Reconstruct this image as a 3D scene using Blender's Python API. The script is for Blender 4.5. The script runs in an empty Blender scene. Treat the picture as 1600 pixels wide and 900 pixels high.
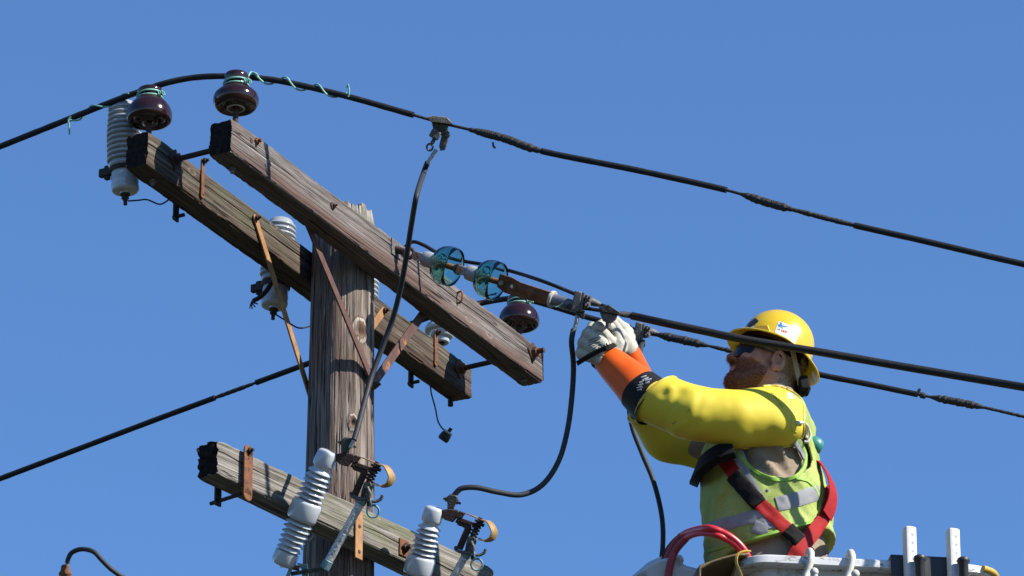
import bpy, math, random
import numpy as np
from mathutils import Vector, noise

# ---------------------------------------------------------------- camera, sky, sun, exposure
SC = bpy.context.scene
COL = SC.collection
R_ = math.radians
PITCH = R_(25.0)
FPX = 8800.0                     # focal length in photograph pixels (1600 wide)
CAM = np.array([0.0, 0.0, 1.7])
VV = np.array([0, math.cos(PITCH), math.sin(PITCH)])
UU = np.array([0, -math.sin(PITCH), math.cos(PITCH)])
XX = np.array([1.0, 0, 0])
ZZ = np.array([0, 0, 1.0])
cd = bpy.data.cameras.new('camera')
cam = bpy.data.objects.new('camera', cd)
COL.objects.link(cam)
cam.location = CAM
cam.rotation_euler = (R_(90) + PITCH, 0, 0)
cd.sensor_width = 36
cd.lens = FPX / 1600 * 36
cd.clip_start = 0.1
cd.clip_end = 6000
SC.camera = cam

SUN_AZ, SUN_EL = 64.0, 36.5      # azimuth measured from 'towards the camera' to the right
sdir = Vector((math.sin(R_(SUN_AZ)) * math.cos(R_(SUN_EL)), -math.cos(R_(SUN_AZ)) * math.cos(R_(SUN_EL)), math.sin(R_(SUN_EL))))
W = bpy.data.worlds.new('World')
SC.world = W
W.use_nodes = True
wn = W.node_tree.nodes
bg = wn['Background']
sky = wn.new('ShaderNodeTexSky')
sky.sky_type = 'NISHITA'
sky.sun_disc = False
sky.sun_elevation = R_(SUN_EL)
sky.sun_rotation = R_(180 - SUN_AZ)
sky.altitude = 100
sky.air_density = 1.0
sky.dust_density = 0.0
sky.ozone_density = 10.0
W.node_tree.links.new(sky.outputs[0], bg.inputs[0])
bg.inputs[1].default_value = 0.1
sl = bpy.data.lights.new('sun', 'SUN')
sl.energy = 5.0
sl.angle = R_(0.53)
sl.color = (1.0, 0.95, 0.87)
so = bpy.data.objects.new('sun', sl)
so.rotation_euler = sdir.to_track_quat('Z', 'Y').to_euler()
so.location = (8, -4, 25)
COL.objects.link(so)
SC.view_settings.view_transform = 'Standard'
SC.view_settings.look = 'None'
SC.view_settings.gamma = 1
SC.view_settings.exposure = 0.9
SC.render.engine = 'CYCLES'
SC.cycles.max_bounces = 16
SC.cycles.transmission_bounces = 16

random.seed(4)
RNG = np.random.default_rng(7)

# ---------------------------------------------------------------- measuring helpers
def ray(x, y):
    return (x - 800) / FPX * XX + (450 - y) / FPX * UU + VV
def P(x, y, d):                   # point at a given distance along the optical axis
    return CAM + d * ray(x, y)
def onplane(x, y, n, o):          # where the sight line meets the plane p.n = o
    d = ray(x, y)
    return CAM + d * ((o - CAM @ n) / (d @ n))
def nrm(a):
    a = np.asarray(a, float)
    return a / (np.linalg.norm(a) + 1e-12)
def depth_of(p):
    return (np.asarray(p) - CAM) @ VV
def M1(px, d=17.3):
    return px * d / FPX

# ---------------------------------------------------------------- mesh builder
def spline(pts, n=8):
    pts = [np.asarray(p, float) for p in pts]
    if len(pts) < 3:
        return [pts[0] + (pts[-1] - pts[0]) * i / n for i in range(n + 1)]
    out = []
    for i in range(len(pts) - 1):
        p0 = pts[i - 1] if i > 0 else 2 * pts[0] - pts[1]
        p1, p2 = pts[i], pts[i + 1]
        p3 = pts[i + 2] if i + 2 < len(pts) else 2 * pts[-1] - pts[-2]
        for k in range(n):
            t = k / n
            out.append(0.5 * ((2 * p1) + (p2 - p0) * t + (2 * p0 - 5 * p1 + 4 * p2 - p3) * t * t + (3 * p1 - p0 - 3 * p2 + p3) * t ** 3))
    out.append(pts[-1])
    return out

class MB:
    def __init__(s):
        s.v, s.f = [], []
    def add(s, v, f):
        o = len(s.v)
        s.v += [tuple(map(float, q)) for q in v]
        s.f += [tuple(i + o for i in q) for q in f]
        return s
    def box(s, c, sx, sy, sz, ax=None):
        ax = ax or (XX, np.array([0, 1., 0]), ZZ)
        c = np.asarray(c, float)
        v = [c + ax[0] * sx / 2 * i + ax[1] * sy / 2 * j + ax[2] * sz / 2 * k for i in (-1, 1) for j in (-1, 1) for k in (-1, 1)]
        f = [(0, 1, 3, 2), (4, 6, 7, 5), (0, 4, 5, 1), (2, 3, 7, 6), (0, 2, 6, 4), (1, 5, 7, 3)]
        if np.dot(np.cross(ax[0], ax[1]), ax[2]) < 0:
            f = [q[::-1] for q in f]
        return s.add(v, f)
    def bar(s, a, b, w, t, side):
        """a flat bar from a to b; w across, t along the given side direction"""
        a, b = np.asarray(a, float), np.asarray(b, float)
        d = nrm(b - a)
        n = nrm(np.asarray(side) - d * np.dot(side, d))
        c = np.cross(n, d)
        return s.box((a + b) / 2, np.linalg.norm(b - a), w, t, (d, c, n))
    def tube(s, path, r, seg=10, cap=True, closed=False):
        path = [np.asarray(p, float) for p in path]
        m = len(path)
        rr = [r] * m if np.isscalar(r) else list(r)
        tan = []
        for i in range(m):
            if closed:
                t = path[(i + 1) % m] - path[i - 1]
            else:
                t = path[min(i + 1, m - 1)] - path[max(i - 1, 0)]
            tan.append(nrm(t))
        a = np.array([0, 0, 1.]) if abs(tan[0][2]) < .9 else np.array([1., 0, 0])
        nn = nrm(a - tan[0] * (a @ tan[0]))
        v, f = [], []
        for i in range(m):
            nn = nrm(nn - tan[i] * (nn @ tan[i]))
            b = np.cross(tan[i], nn)
            for k in range(seg):
                q = 2 * math.pi * k / seg
                v.append(path[i] + rr[i] * (math.cos(q) * nn + math.sin(q) * b))
        for i in range(m if closed else m - 1):
            j = (i + 1) % m
            for k in range(seg):
                l = (k + 1) % seg
                f.append((i * seg + k, i * seg + l, j * seg + l, j * seg + k))
        if cap and not closed:
            f.append(tuple(range(seg - 1, -1, -1)))
            f.append(tuple((m - 1) * seg + k for k in range(seg)))
        return s.add(v, f)
    def lathe(s, prof, o, ax, seg=44):
        ax = nrm(ax)
        o = np.asarray(o, float)
        a = np.array([1., 0, 0]) if abs(ax[0]) < .9 else np.array([0, 1., 0])
        e1 = nrm(a - ax * (a @ ax))
        e2 = np.cross(ax, e1)
        v, f = [], []
        for (r, h) in prof:
            for k in range(seg):
                q = 2 * math.pi * k / seg
                v.append(o + ax * h + max(r, 1e-5) * (math.cos(q) * e1 + math.sin(q) * e2))
        for i in range(len(prof) - 1):
            for k in range(seg):
                l = (k + 1) % seg
                f.append((i * seg + k, i * seg + l, (i + 1) * seg + l, (i + 1) * seg + k))
        return s.add(v, f)
    def prism(s, poly, ext):
        poly = [np.asarray(p, float) for p in poly]
        ext = np.asarray(ext, float)
        n = len(poly)
        v = [p - ext / 2 for p in poly] + [p + ext / 2 for p in poly]
        f = [tuple(range(n - 1, -1, -1)), tuple(range(n, 2 * n))]
        f += [(i, (i + 1) % n, n + (i + 1) % n, n + i) for i in range(n)]
        nor = np.cross(poly[1] - poly[0], poly[2] - poly[1])
        area = sum((np.cross(poly[i], poly[(i + 1) % n]) for i in range(n)), np.zeros(3))
        if area @ ext < 0:
            f = [q[::-1] for q in f]
        return s.add(v, f)
    def ribbon(s, path, normals, w, t):
        path = [np.asarray(p, float) for p in path]
        m = len(path)
        ww = [w] * m if np.isscalar(w) else w
        v, f = [], []
        for i in range(m):
            tg = nrm(path[min(i + 1, m - 1)] - path[max(i - 1, 0)])
            n = nrm(normals[i] - tg * (normals[i] @ tg))
            c = np.cross(tg, n)
            for (a, b) in ((-.5, 0), (.5, 0), (.5, 1), (-.5, 1)):
                v.append(path[i] + c * a * ww[i] + n * b * t)
        for i in range(m - 1):
            for k in range(4):
                l = (k + 1) % 4
                f.append((i * 4 + k, i * 4 + l, i * 4 + 4 + l, i * 4 + 4 + k))
        f += [(3, 2, 1, 0), tuple((m - 1) * 4 + k for k in range(4))]
        return s.add(v, f)
    def ring(s, c, n, R, r, seg=28, tseg=10):
        n = nrm(n)
        a = XX if abs(n[0]) < .9 else ZZ
        e1 = nrm(a - n * (a @ n))
        e2 = np.cross(n, e1)
        c = np.asarray(c, float)
        return s.tube([c + R * (math.cos(2 * math.pi * k / seg) * e1 + math.sin(2 * math.pi * k / seg) * e2) for k in range(seg)], r, tseg, closed=True)
    def bolt(s, p, n, r, h, seg=6):
        """a hexagonal nut with a short thread end"""
        s.lathe([(0, 0), (r, 0), (r, h), (r * .55, h), (r * .52, h * 2.1), (0, h * 2.1)], p, n, seg)
        return s

ROOTLOC = {}
def loc_of(o):
    return ROOTLOC.get(o.name, np.zeros(3)) if o else np.zeros(3)
def T(name, label, cat, loc, group=None):
    o = bpy.data.objects.new(name, None)
    COL.objects.link(o)
    o.empty_display_size = .05
    o.location = tuple(map(float, loc))
    o['label'] = label
    o['category'] = cat
    if group:
        o['group'] = group
    ROOTLOC[o.name] = np.asarray(loc, float)
    return o
def part(name, mb, mat, parent=None, smooth=45, bevel=0, attrs=None, label=None, sub=0):
    me = bpy.data.meshes.new(name)
    L = loc_of(parent)
    if isinstance(mb, MB):
        V = np.asarray(mb.v, float) - L
        Fc = mb.f
    else:
        V = np.asarray(mb[0], float) - L
        Fc = mb[1] if isinstance(mb[1], list) else mb[1].tolist()
    me.from_pydata(V.tolist(), [], Fc)
    for m in (mat if isinstance(mat, (list, tuple)) else [mat]):
        me.materials.append(m)
    if attrs:
        for k, a in attrs.items():
            a = np.asarray(a, float)
            if a.ndim == 2:
                at = me.attributes.new(k, 'FLOAT_VECTOR', 'POINT')
                at.data.foreach_set('vector', a.ravel())
            else:
                at = me.attributes.new(k, 'FLOAT', 'POINT')
                at.data.foreach_set('value', a.ravel())
    if smooth:
        me.polygons.foreach_set('use_smooth', [True] * len(me.polygons))
        if smooth < 180:
            me.set_sharp_from_angle(angle=R_(smooth))
    me.validate()
    me.update()
    o = bpy.data.objects.new(name, me)
    COL.objects.link(o)
    if parent:
        o.parent = parent
        ROOTLOC[o.name] = L
    if bevel:
        b = o.modifiers.new('bevel', 'BEVEL')
        b.width = bevel
        b.segments = 2
        b.limit_method = 'ANGLE'
        b.angle_limit = R_(40)
    if sub:
        b = o.modifiers.new('sub', 'SUBSURF')
        b.levels = b.render_levels = sub
    if label:
        o['label'] = label
    return o
def tag(o, label, cat, group=None, kind=None):
    o['label'] = label
    if cat:
        o['category'] = cat
    if group:
        o['group'] = group
    if kind:
        o['kind'] = kind
    return o
def copy_tree(o, parent=None, shift=None):
    c = o.copy()
    COL.objects.link(c)
    c.parent = parent
    if shift is not None:
        c.location = Vector(c.location) + Vector(tuple(map(float, shift)))
        ROOTLOC[c.name] = np.array(c.location)
    for ch in [q for q in bpy.data.objects if q.parent == o]:
        copy_tree(ch, c)
    return c

# ---------------------------------------------------------------- materials
def newmat(name):
    m = bpy.data.materials.new(name)
    m.use_nodes = True
    return m, m.node_tree.nodes, m.node_tree.links, m.node_tree.nodes['Principled BSDF']
def ramp(N, stops, interp='LINEAR'):
    r = N.new('ShaderNodeValToRGB')
    r.color_ramp.interpolation = interp
    e = r.color_ramp.elements
    while len(e) < len(stops):
        e.new(.5)
    for i, (p, c) in enumerate(stops):
        e[i].position = p
        e[i].color = (c[0], c[1], c[2], 1) if not np.isscalar(c) else (c, c, c, 1)
    return r
AL = .71      # overall level of the surface colours for this exposure
def al(c):
    return tuple(x * AL for x in c)
def pm(name, c1, c2=None, scale=20, rough=.5, metal=0, bump=0, bscale=None, coat=0, spec=.5, lo=.35, hi=.65, trans=0, spots=None, rvar=.15, aniso=(1, 1, 1)):
    """speckled / stained surface: two base colours mixed by noise, optional spots (colour, scale, threshold)"""
    m, N, L, B = newmat(name)
    tc = N.new('ShaderNodeTexCoord')
    mp = N.new('ShaderNodeMapping')
    mp.inputs['Scale'].default_value = aniso
    L.new(tc.outputs['Object'], mp.inputs[0])
    nz = N.new('ShaderNodeTexNoise')
    nz.inputs['Scale'].default_value = scale
    nz.inputs['Detail'].default_value = 7
    nz.inputs['Roughness'].default_value = .62
    L.new(mp.outputs[0], nz.inputs[0])
    c2 = al(c2 or tuple(x * .7 for x in c1))
    c1 = al(c1)
    rp = ramp(N, [(lo, c2), (hi, c1)])
    L.new(nz.outputs[0], rp.inputs[0])
    out = rp.outputs[0]
    if spots:
        for (sc, ss, th) in ([spots] if not isinstance(spots, list) else spots):
            n2 = N.new('ShaderNodeTexNoise')
            n2.inputs['Scale'].default_value = ss
            n2.inputs['Detail'].default_value = 6
            n2.inputs['Roughness'].default_value = .7
            L.new(mp.outputs[0], n2.inputs[0])
            r2 = ramp(N, [(th, 0.0), (th + .05, 1.0)])
            L.new(n2.outputs[0], r2.inputs[0])
            mx = N.new('ShaderNodeMix')
            mx.data_type = 'RGBA'
            L.new(r2.outputs[0], mx.inputs['Factor'])
            L.new(out, mx.inputs['A'])
            mx.inputs['B'].default_value = (*al(sc), 1)
            out = mx.outputs['Result']
    L.new(out, B.inputs['Base Color'])
    rr = N.new('ShaderNodeMapRange')
    rr.inputs['To Min'].default_value = max(0.02, rough - rvar)
    rr.inputs['To Max'].default_value = min(1, rough + rvar)
    L.new(nz.outputs[0], rr.inputs[0])
    L.new(rr.outputs[0], B.inputs['Roughness'])
    B.inputs['Metallic'].default_value = metal
    B.inputs['Coat Weight'].default_value = coat
    B.inputs['Coat Roughness'].default_value = .06
    B.inputs['Specular IOR Level'].default_value = spec
    B.inputs['Transmission Weight'].default_value = trans
    if bump:
        nb = N.new('ShaderNodeTexNoise')
        nb.inputs['Scale'].default_value = bscale or scale * 3
        nb.inputs['Detail'].default_value = 5
        L.new(mp.outputs[0], nb.inputs[0])
        bp = N.new('ShaderNodeBump')
        bp.inputs['Strength'].default_value = bump
        bp.inputs['Distance'].default_value = .004
        L.new(nb.outputs[0], bp.inputs['Height'])
        L.new(bp.outputs[0], B.inputs['Normal'])
    return m

def wood(name, cols, patch, patch_amt, crack=.5, fine=170, bumpd=.004, knot=False, edge=None, moss=None):
    """weathered timber; 'grain' attribute = (along, across, across); patch = second stain colour"""
    m, N, L, B = newmat(name)
    at = N.new('ShaderNodeAttribute')
    at.attribute_name = 'grain'
    vec = at.outputs['Vector']
    # wander the grain a little
    wn1 = N.new('ShaderNodeTexNoise')
    wn1.inputs['Scale'].default_value = 6
    L.new(vec, wn1.inputs[0])
    sub = N.new('ShaderNodeVectorMath'); sub.operation = 'SUBTRACT'
    L.new(wn1.outputs['Color'], sub.inputs[0]); sub.inputs[1].default_value = (.5, .5, .5)
    scl = N.new('ShaderNodeVectorMath'); scl.operation = 'SCALE'
    L.new(sub.outputs[0], scl.inputs[0]); scl.inputs['Scale'].default_value = .006
    add = N.new('ShaderNodeVectorMath')
    L.new(vec, add.inputs[0]); L.new(scl.outputs[0], add.inputs[1])
    def tex(sx, sy, det=6, rg=.6):
        mp = N.new('ShaderNodeMapping')
        mp.inputs['Scale'].default_value = (sx, sy, sy)
        L.new(add.outputs[0], mp.inputs[0])
        n = N.new('ShaderNodeTexNoise')
        n.inputs['Scale'].default_value = 1
        n.inputs['Detail'].default_value = det
        n.inputs['Roughness'].default_value = rg
        L.new(mp.outputs[0], n.inputs[0])
        return n.outputs[0]
    g1 = tex(3.6, 105)
    g2 = tex(7, fine * 1.3, 5, .75)
    g3 = tex(.8, 42, 2, .45)
    big = tex(2.0, 9, 5, .6)
    cols = [al(c) for c in cols]
    patch = al(patch)
    rp = ramp(N, [(.30, cols[0]), (.5, cols[1]), (.68, cols[2])])
    L.new(g1, rp.inputs[0])
    # fine streaks
    rf = ramp(N, [(.33, .22), (.48, .9), (.68, 1.3)])
    L.new(g2, rf.inputs[0])
    mul = N.new('ShaderNodeMix'); mul.data_type = 'RGBA'; mul.blend_type = 'MULTIPLY'
    mul.inputs['Factor'].default_value = .85
    L.new(rp.outputs[0], mul.inputs['A']); L.new(rf.outputs[0], mul.inputs['B'])
    # stain patches
    rb = ramp(N, [(.45, 0.0), (.62, patch_amt)])
    L.new(big, rb.inputs[0])
    fac = rb.outputs[0]
    if edge:
        ea = N.new('ShaderNodeAttribute'); ea.attribute_name = 'edge'
        ad = N.new('ShaderNodeMath'); ad.operation = 'MAXIMUM'
        ml = N.new('ShaderNodeMath'); ml.operation = 'MULTIPLY'; ml.inputs[1].default_value = edge
        L.new(ea.outputs['Fac'], ml.inputs[0]); L.new(ml.outputs[0], ad.inputs[0]); L.new(fac, ad.inputs[1])
        fac = ad.outputs[0]
    mp2 = N.new('ShaderNodeMix'); mp2.data_type = 'RGBA'
    pc = N.new('ShaderNodeMix'); pc.data_type = 'RGBA'; pc.blend_type = 'MULTIPLY'; pc.inputs['Factor'].default_value = .8
    pc.inputs['A'].default_value = (*patch, 1); L.new(rf.outputs[0], pc.inputs['B'])
    L.new(fac, mp2.inputs['Factor']); L.new(mul.outputs['Result'], mp2.inputs['A']); L.new(pc.outputs['Result'], mp2.inputs['B'])
    col = mp2.outputs['Result']
    if moss:
        ma = N.new('ShaderNodeAttribute'); ma.attribute_name = 'moss'
        mo = tex(9, 30, 6, .7)
        mr = ramp(N, [(.40, 0.0), (.60, .85)]); L.new(mo, mr.inputs[0])
        mm = N.new('ShaderNodeMath'); mm.operation = 'MULTIPLY'
        L.new(ma.outputs['Fac'], mm.inputs[0]); L.new(mr.outputs[0], mm.inputs[1])
        mg = N.new('ShaderNodeMix'); mg.data_type = 'RGBA'
        gm = N.new('ShaderNodeMix'); gm.data_type = 'RGBA'; gm.blend_type = 'MULTIPLY'; gm.inputs['Factor'].default_value = .8
        gm.inputs['A'].default_value = (*al(moss), 1); L.new(rf.outputs[0], gm.inputs['B'])
        L.new(mm.outputs[0], mg.inputs['Factor']); L.new(col, mg.inputs['A']); L.new(gm.outputs['Result'], mg.inputs['B'])
        col = mg.outputs['Result']
    # drying checks
    rc = ramp(N, [(.486, 1.0), (.497, 0.0), (.503, 0.0), (.514, 1.0)])
    L.new(g3, rc.inputs[0])
    cm = N.new('ShaderNodeMix'); cm.data_type = 'RGBA'; cm.blend_type = 'MULTIPLY'
    cm.inputs['Factor'].default_value = crack
    L.new(col, cm.inputs['A']); L.new(rc.outputs[0], cm.inputs['B'])
    col = cm.outputs['Result']
    if knot:
        ka = N.new('ShaderNodeAttribute'); ka.attribute_name = 'knot'
        rk = ramp(N, [(0, (.02, .012, .01)), (.10, (.06, .035, .022)), (.26, (.15, .09, .06)), (.34, (.10, .065, .045)), (.40, (.30, .25, .20)), (.48, (.36, .31, .26)), (.54, (.07, .05, .035)), (.66, (.16, .12, .09))])
        L.new(ka.outputs['Fac'], rk.inputs[0])
        rkf = ramp(N, [(.50, float(knot)), (.8, 0.0)])
        L.new(ka.outputs['Fac'], rkf.inputs[0])
        km = N.new('ShaderNodeMix'); km.data_type = 'RGBA'
        L.new(rkf.outputs[0], km.inputs['Factor']); L.new(col, km.inputs['A']); L.new(rk.outputs[0], km.inputs['B'])
        col = km.outputs['Result']
    L.new(col, B.inputs['Base Color'])
    B.inputs['Roughness'].default_value = .85
    B.inputs['Specular IOR Level'].default_value = .25
    # relief
    a1 = N.new('ShaderNodeMath'); a1.operation = 'MULTIPLY_ADD'; a1.inputs[1].default_value = .6
    L.new(g2, a1.inputs[0]); L.new(g1, a1.inputs[2])
    a2 = N.new('ShaderNodeMath'); a2.operation = 'MULTIPLY_ADD'; a2.inputs[1].default_value = crack
    L.new(rc.outputs[0], a2.inputs[0]); L.new(a1.outputs[0], a2.inputs[2])
    bp = N.new('ShaderNodeBump'); bp.inputs['Strength'].default_value = .9; bp.inputs['Distance'].default_value = bumpd
    L.new(a2.outputs[0], bp.inputs['Height']); L.new(bp.outputs[0], B.inputs['Normal'])
    return m

MT = {}
MT['arm_front'] = wood('wood_arm_front', [(.06, .046, .039), (.20, .172, .155), (.33, .305, .285)], (.135, .078, .058), .4, crack=.9, edge=.9, knot=.38)
MT['arm_back'] = wood('wood_arm_back', [(.036, .027, .02), (.125, .10, .075), (.25, .212, .17)], (.085, .05, .036), .55, crack=.9, edge=.8, knot=.3, moss=(.105, .11, .05))
MT['arm_low'] = wood('wood_arm_low', [(.07, .058, .046), (.25, .225, .195), (.43, .405, .365)], (.15, .13, .10), .6, crack=.9, edge=.1, moss=(.19, .195, .11))
MT['pole'] = wood('wood_pole', [(.05, .036, .03), (.21, .165, .138), (.40, .34, .295)], (.20, .112, .08), .45, crack=.95, fine=120, knot=True, moss=(.42, .43, .37))
MT['shaded_end_grain'] = pm('end_grain_painted_shade', (.035, .028, .024), (.014, .012, .011), 60, .95, 0, .8, 120, spec=.1)  # dark end grain, deepened so the colour carries the shade on the arm ends
MT['rust'] = pm('rusty_steel', (.30, .115, .04), (.11, .045, .025), 38, .85, .25, .5, 160)
MT['rust_tan'] = pm('tan_rust_strap', (.46, .25, .10), (.30, .14, .055), 22, .75, .2, .3, 140)
MT['rust_dark'] = pm('dark_rust_steel', (.10, .05, .038), (.045, .028, .025), 40, .8, .3, .5, 160)
MT['brace'] = pm('brown_steel_brace', (.15, .07, .05), (.085, .042, .034), 30, .7, .35, .3, 160, spots=((.36, .15, .05), 14, .6))
MT['galv'] = pm('weathered_galvanised', (.30, .30, .30), (.17, .17, .18), 60, .5, .7, .25, 220)
MT['cast'] = pm('grey_cast_clamp', (.20, .195, .19), (.10, .10, .10), 70, .6, .45, .5, 260)
MT['cast_dark'] = pm('dark_bronze_clamp', (.10, .115, .10), (.035, .035, .032), 60, .55, .5, .5, 240, spots=((.25, .30, .26), 60, .66))
MT['brown_porcelain'] = pm('brown_glazed_porcelain', (.032, .008, .0055), (.021, .0055, .0045), 30, .14, 0, 0, coat=.15, rvar=.04)
MT['grey_porcelain'] = pm('grey_glazed_porcelain', (.46, .48, .495), (.36, .38, .395), 14, .16, 0, .03, 90, coat=.55, rvar=.08, spots=((.22, .21, .18), 40, .68))
MT['white_porcelain'] = pm('pale_grey_porcelain', (.60, .64, .67), (.54, .58, .61), 12, .16, 0, .02, 90, coat=.4, rvar=.06, spots=((.36, .35, .32), 36, .7))
MT['white_ring'] = pm('unglazed_ring', (.62, .58, .52), (.45, .42, .38), 80, .8)
MT['tie'] = pm('verdigris_tie_wire', (.33, .66, .55), (.18, .44, .38), 90, .6, .1, .2, 300)
MT['rubber'] = pm('black_wire_covering', (.015, .015, .016), (.008, .008, .009), 60, .6, 0, .5, 300, spots=((.05, .048, .045), 45, .66), spec=.3)
MT['tape'] = pm('black_friction_tape', (.028, .027, .026), (.010, .010, .010), 90, .7, 0, .9, 260, spots=((.30, .28, .26), 110, .70))
MT['cable'] = pm('grey_black_jumper_cable', (.045, .047, .053), (.03, .032, .036), 30, .6, 0, .1, 200, spec=.25)
MT['bare'] = pm('bare_stranded_wire', (.055, .05, .045), (.02, .02, .02), 120, .6, .4, .6, 400)
MT['strip'] = pm('stripped_bright_strands', (.62, .64, .62), (.30, .32, .31), 160, .35, .8, .5, 400)
MT['sleeve_grey'] = pm('grey_compression_sleeve', (.24, .25, .27), (.17, .175, .19), 22, .5, .5, .2, 160)
MT['capgrey'] = pm('galvanised_cap', (.46, .48, .50), (.34, .36, .38), 40, .55, .35, .2, 160)
MT['brass'] = pm('aged_brass_strap', (.50, .33, .13), (.36, .21, .085), 34, .55, .3, .2, 200, spots=((.20, .11, .05), 60, .66))
MT['verdi'] = pm('verdigris_bronze', (.24, .40, .42), (.12, .22, .25), 70, .6, .35, .4, 260)
MT['foil'] = pm('silvery_crinkled_tube', (.82, .83, .84), (.52, .53, .55), 60, .3, .45, .8, 90)
MT['dark_metal'] = pm('dark_metal', (.045, .04, .038), (.025, .022, .02), 70, .6, .4, .4, 240)
# teal glass
m, N, L, B = newmat('teal_glass')
B.inputs['Base Color'].default_value = (.42, .74, .68, 1)
B.inputs['Roughness'].default_value = .03
B.inputs['IOR'].default_value = 1.5
B.inputs['Transmission Weight'].default_value = 1
va = N.new('ShaderNodeVolumeAbsorption')
va.inputs['Color'].default_value = (.15, .60, .54, 1)
va.inputs['Density'].default_value = 18
L.new(va.outputs[0], N['Material Output'].inputs['Volume'])
MT['glass'] = m
# clothing and worker
MT['rubber_yellow'] = pm('yellow_rubber', (.82, .66, .06), (.78, .61, .05), 7, .58, 0, .05, 60, spec=.22, rvar=.07, spots=((.6, .48, .06), 40, .74))
MT['rubber_yellow_edge'] = pm('yellow_rubber_rim', (.70, .54, .07), (.62, .47, .05), 20, .4)
MT['rubber_orange'] = pm('orange_rubber', (.92, .135, .008), (.84, .115, .006), 12, .45, 0, .08, 60, rvar=.06, spec=.3)
MT['rubber_black'] = pm('black_rubber_cuff', (.011, .011, .013), (.008, .008, .009), 30, .6, 0, .05, 120, spec=.2)
MT['leather'] = pm('off_white_leather', (.56, .54, .46), (.44, .42, .35), 16, .75, 0, .5, 60, spots=((.30, .27, .22), 30, .68))
MT['ink'] = pm('black_ink', (.04, .04, .04), (.03, .03, .03), 50, .7)
MT['ink_white'] = pm('white_print', (.62, .64, .68), (.5, .52, .56), 50, .7)
MT['ink_blue'] = pm('blue_print', (.015, .24, .58), (.01, .2, .5), 50, .5)
MT['ink_green'] = pm('green_print', (.10, .45, .25), (.08, .4, .2), 50, .5)
MT['ink_red'] = pm('red_print', (.70, .05, .08), (.6, .04, .06), 50, .5)
MT['sticker'] = pm('white_sticker', (.78, .78, .75), (.70, .70, .66), 18, .45)
MT['hat'] = pm('yellow_hard_hat', (.80, .55, .018), (.74, .49, .014), 6, .3, 0, .03, 60, coat=.3, rvar=.06, spots=((.50, .36, .05), 34, .73))
MT['hat_reflection'] = pm('painted_dark_hat_reflection', (.03, .035, .045), (.02, .02, .03), 40, .35)  # near-black colour for the dark reflection painted on the hat front
MT['strap_black'] = pm('black_webbing', (.014, .013, .013), (.008, .008, .008), 90, .8, 0, .4, 500, spec=.15)
MT['strap_red'] = pm('red_webbing', (.44, .014, .014), (.34, .010, .010), 50, .7, 0, .4, 600, spec=.2)
MT['strap_tan'] = pm('tan_suspension_strap', (.42, .34, .22), (.34, .27, .17), 50, .7)
MT['khaki'] = pm('khaki_shirt', (.34, .265, .19), (.29, .225, .16), 14, .85, 0, .3, 500, spec=.2)
MT['trim'] = pm('lime_trim', (.33, .60, .07), (.28, .52, .06), 40, .7)
MT['reflect'] = pm('grey_reflective_tape', (.33, .335, .345), (.26, .265, .275), 26, .6, 0, .15, 300, spec=.3)
MT['lens'] = pm('dark_lens', (.008, .009, .012), (.006, .006, .009), 10, .22, 0, 0, coat=.15, rvar=.02, spec=.3)
MT['teal_plastic'] = pm('teal_plastic', (.05, .30, .24), (.04, .24, .2), 20, .4)
MT['white_plastic'] = pm('white_plastic', (.78, .79, .79), (.70, .71, .70), 16, .45, 0, .25, 40, spots=((.4, .39, .36), 24, .7))
MT['fiberglass'] = pm('white_fiberglass', (.74, .76, .78), (.66, .68, .70), 6, .4, 0, .1, 50, spots=[((.42, .41, .38), 7, .55), ((.14, .14, .14), 22, .63)])
MT['fiber_rim'] = pm('scuffed_white_rim', (.80, .81, .81), (.70, .71, .71), 8, .42, 0, .1, 50, spots=[((.36, .33, .29), 26, .555), ((.05, .05, .05), 44, .60)], aniso=(.6, .6, 1.6))
MT['black_pad'] = pm('black_rubber_guard', (.028, .029, .033), (.018, .018, .02), 14, .5, 0, .2, 70, spots=((.30, .30, .30), 30, .70))
MT['hose_red'] = pm('red_hydraulic_hose', (.80, .035, .05), (.70, .028, .04), 16, .32, 0, .04, 80, rvar=.05)
MT['hose_cover'] = pm('dull_red_hose_cover', (.46, .06, .08), (.36, .05, .07), 30, .6, 0, .3, 300)
MT['canvas'] = pm('olive_brown_apron', (.17, .115, .045), (.12, .08, .03), 16, .7, 0, .4, 160)
MT['yellow_edge'] = pm('yellow_binding', (.62, .40, .05), (.54, .34, .04), 30, .6)
MT['nylon_hook'] = pm('off_white_hook', (.74, .72, .64), (.66, .63, .54), 20, .45)
# vest: lime mesh fabric
m, N, L, B = newmat('lime_mesh_fabric')
tc = N.new('ShaderNodeTexCoord')
vo = N.new('ShaderNodeTexVoronoi'); vo.inputs['Scale'].default_value = 230; vo.inputs['Randomness'].default_value = .35
L.new(tc.outputs['Object'], vo.inputs[0])
nz = N.new('ShaderNodeTexNoise'); nz.inputs['Scale'].default_value = 9; nz.inputs['Detail'].default_value = 5
L.new(tc.outputs['Object'], nz.inputs[0])
rp = ramp(N, [(.3, al((.33, .42, .08))), (.7, al((.44, .53, .13)))]); L.new(nz.outputs[0], rp.inputs[0])
rv = ramp(N, [(.22, .42), (.36, 1.0)]); L.new(vo.outputs['Distance'], rv.inputs[0])
mx = N.new('ShaderNodeMix'); mx.data_type = 'RGBA'; mx.blend_type = 'MULTIPLY'; mx.inputs['Factor'].default_value = .7
L.new(rp.outputs[0], mx.inputs['A']); L.new(rv.outputs[0], mx.inputs['B'])
L.new(mx.outputs['Result'], B.inputs['Base Color']); B.inputs['Roughness'].default_value = .8
bp = N.new('ShaderNodeBump'); bp.inputs['Strength'].default_value = .5; bp.inputs['Distance'].default_value = .002
L.new(rv.outputs[0], bp.inputs['Height']); L.new(bp.outputs[0], B.inputs['Normal'])
MT['vest'] = m
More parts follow.
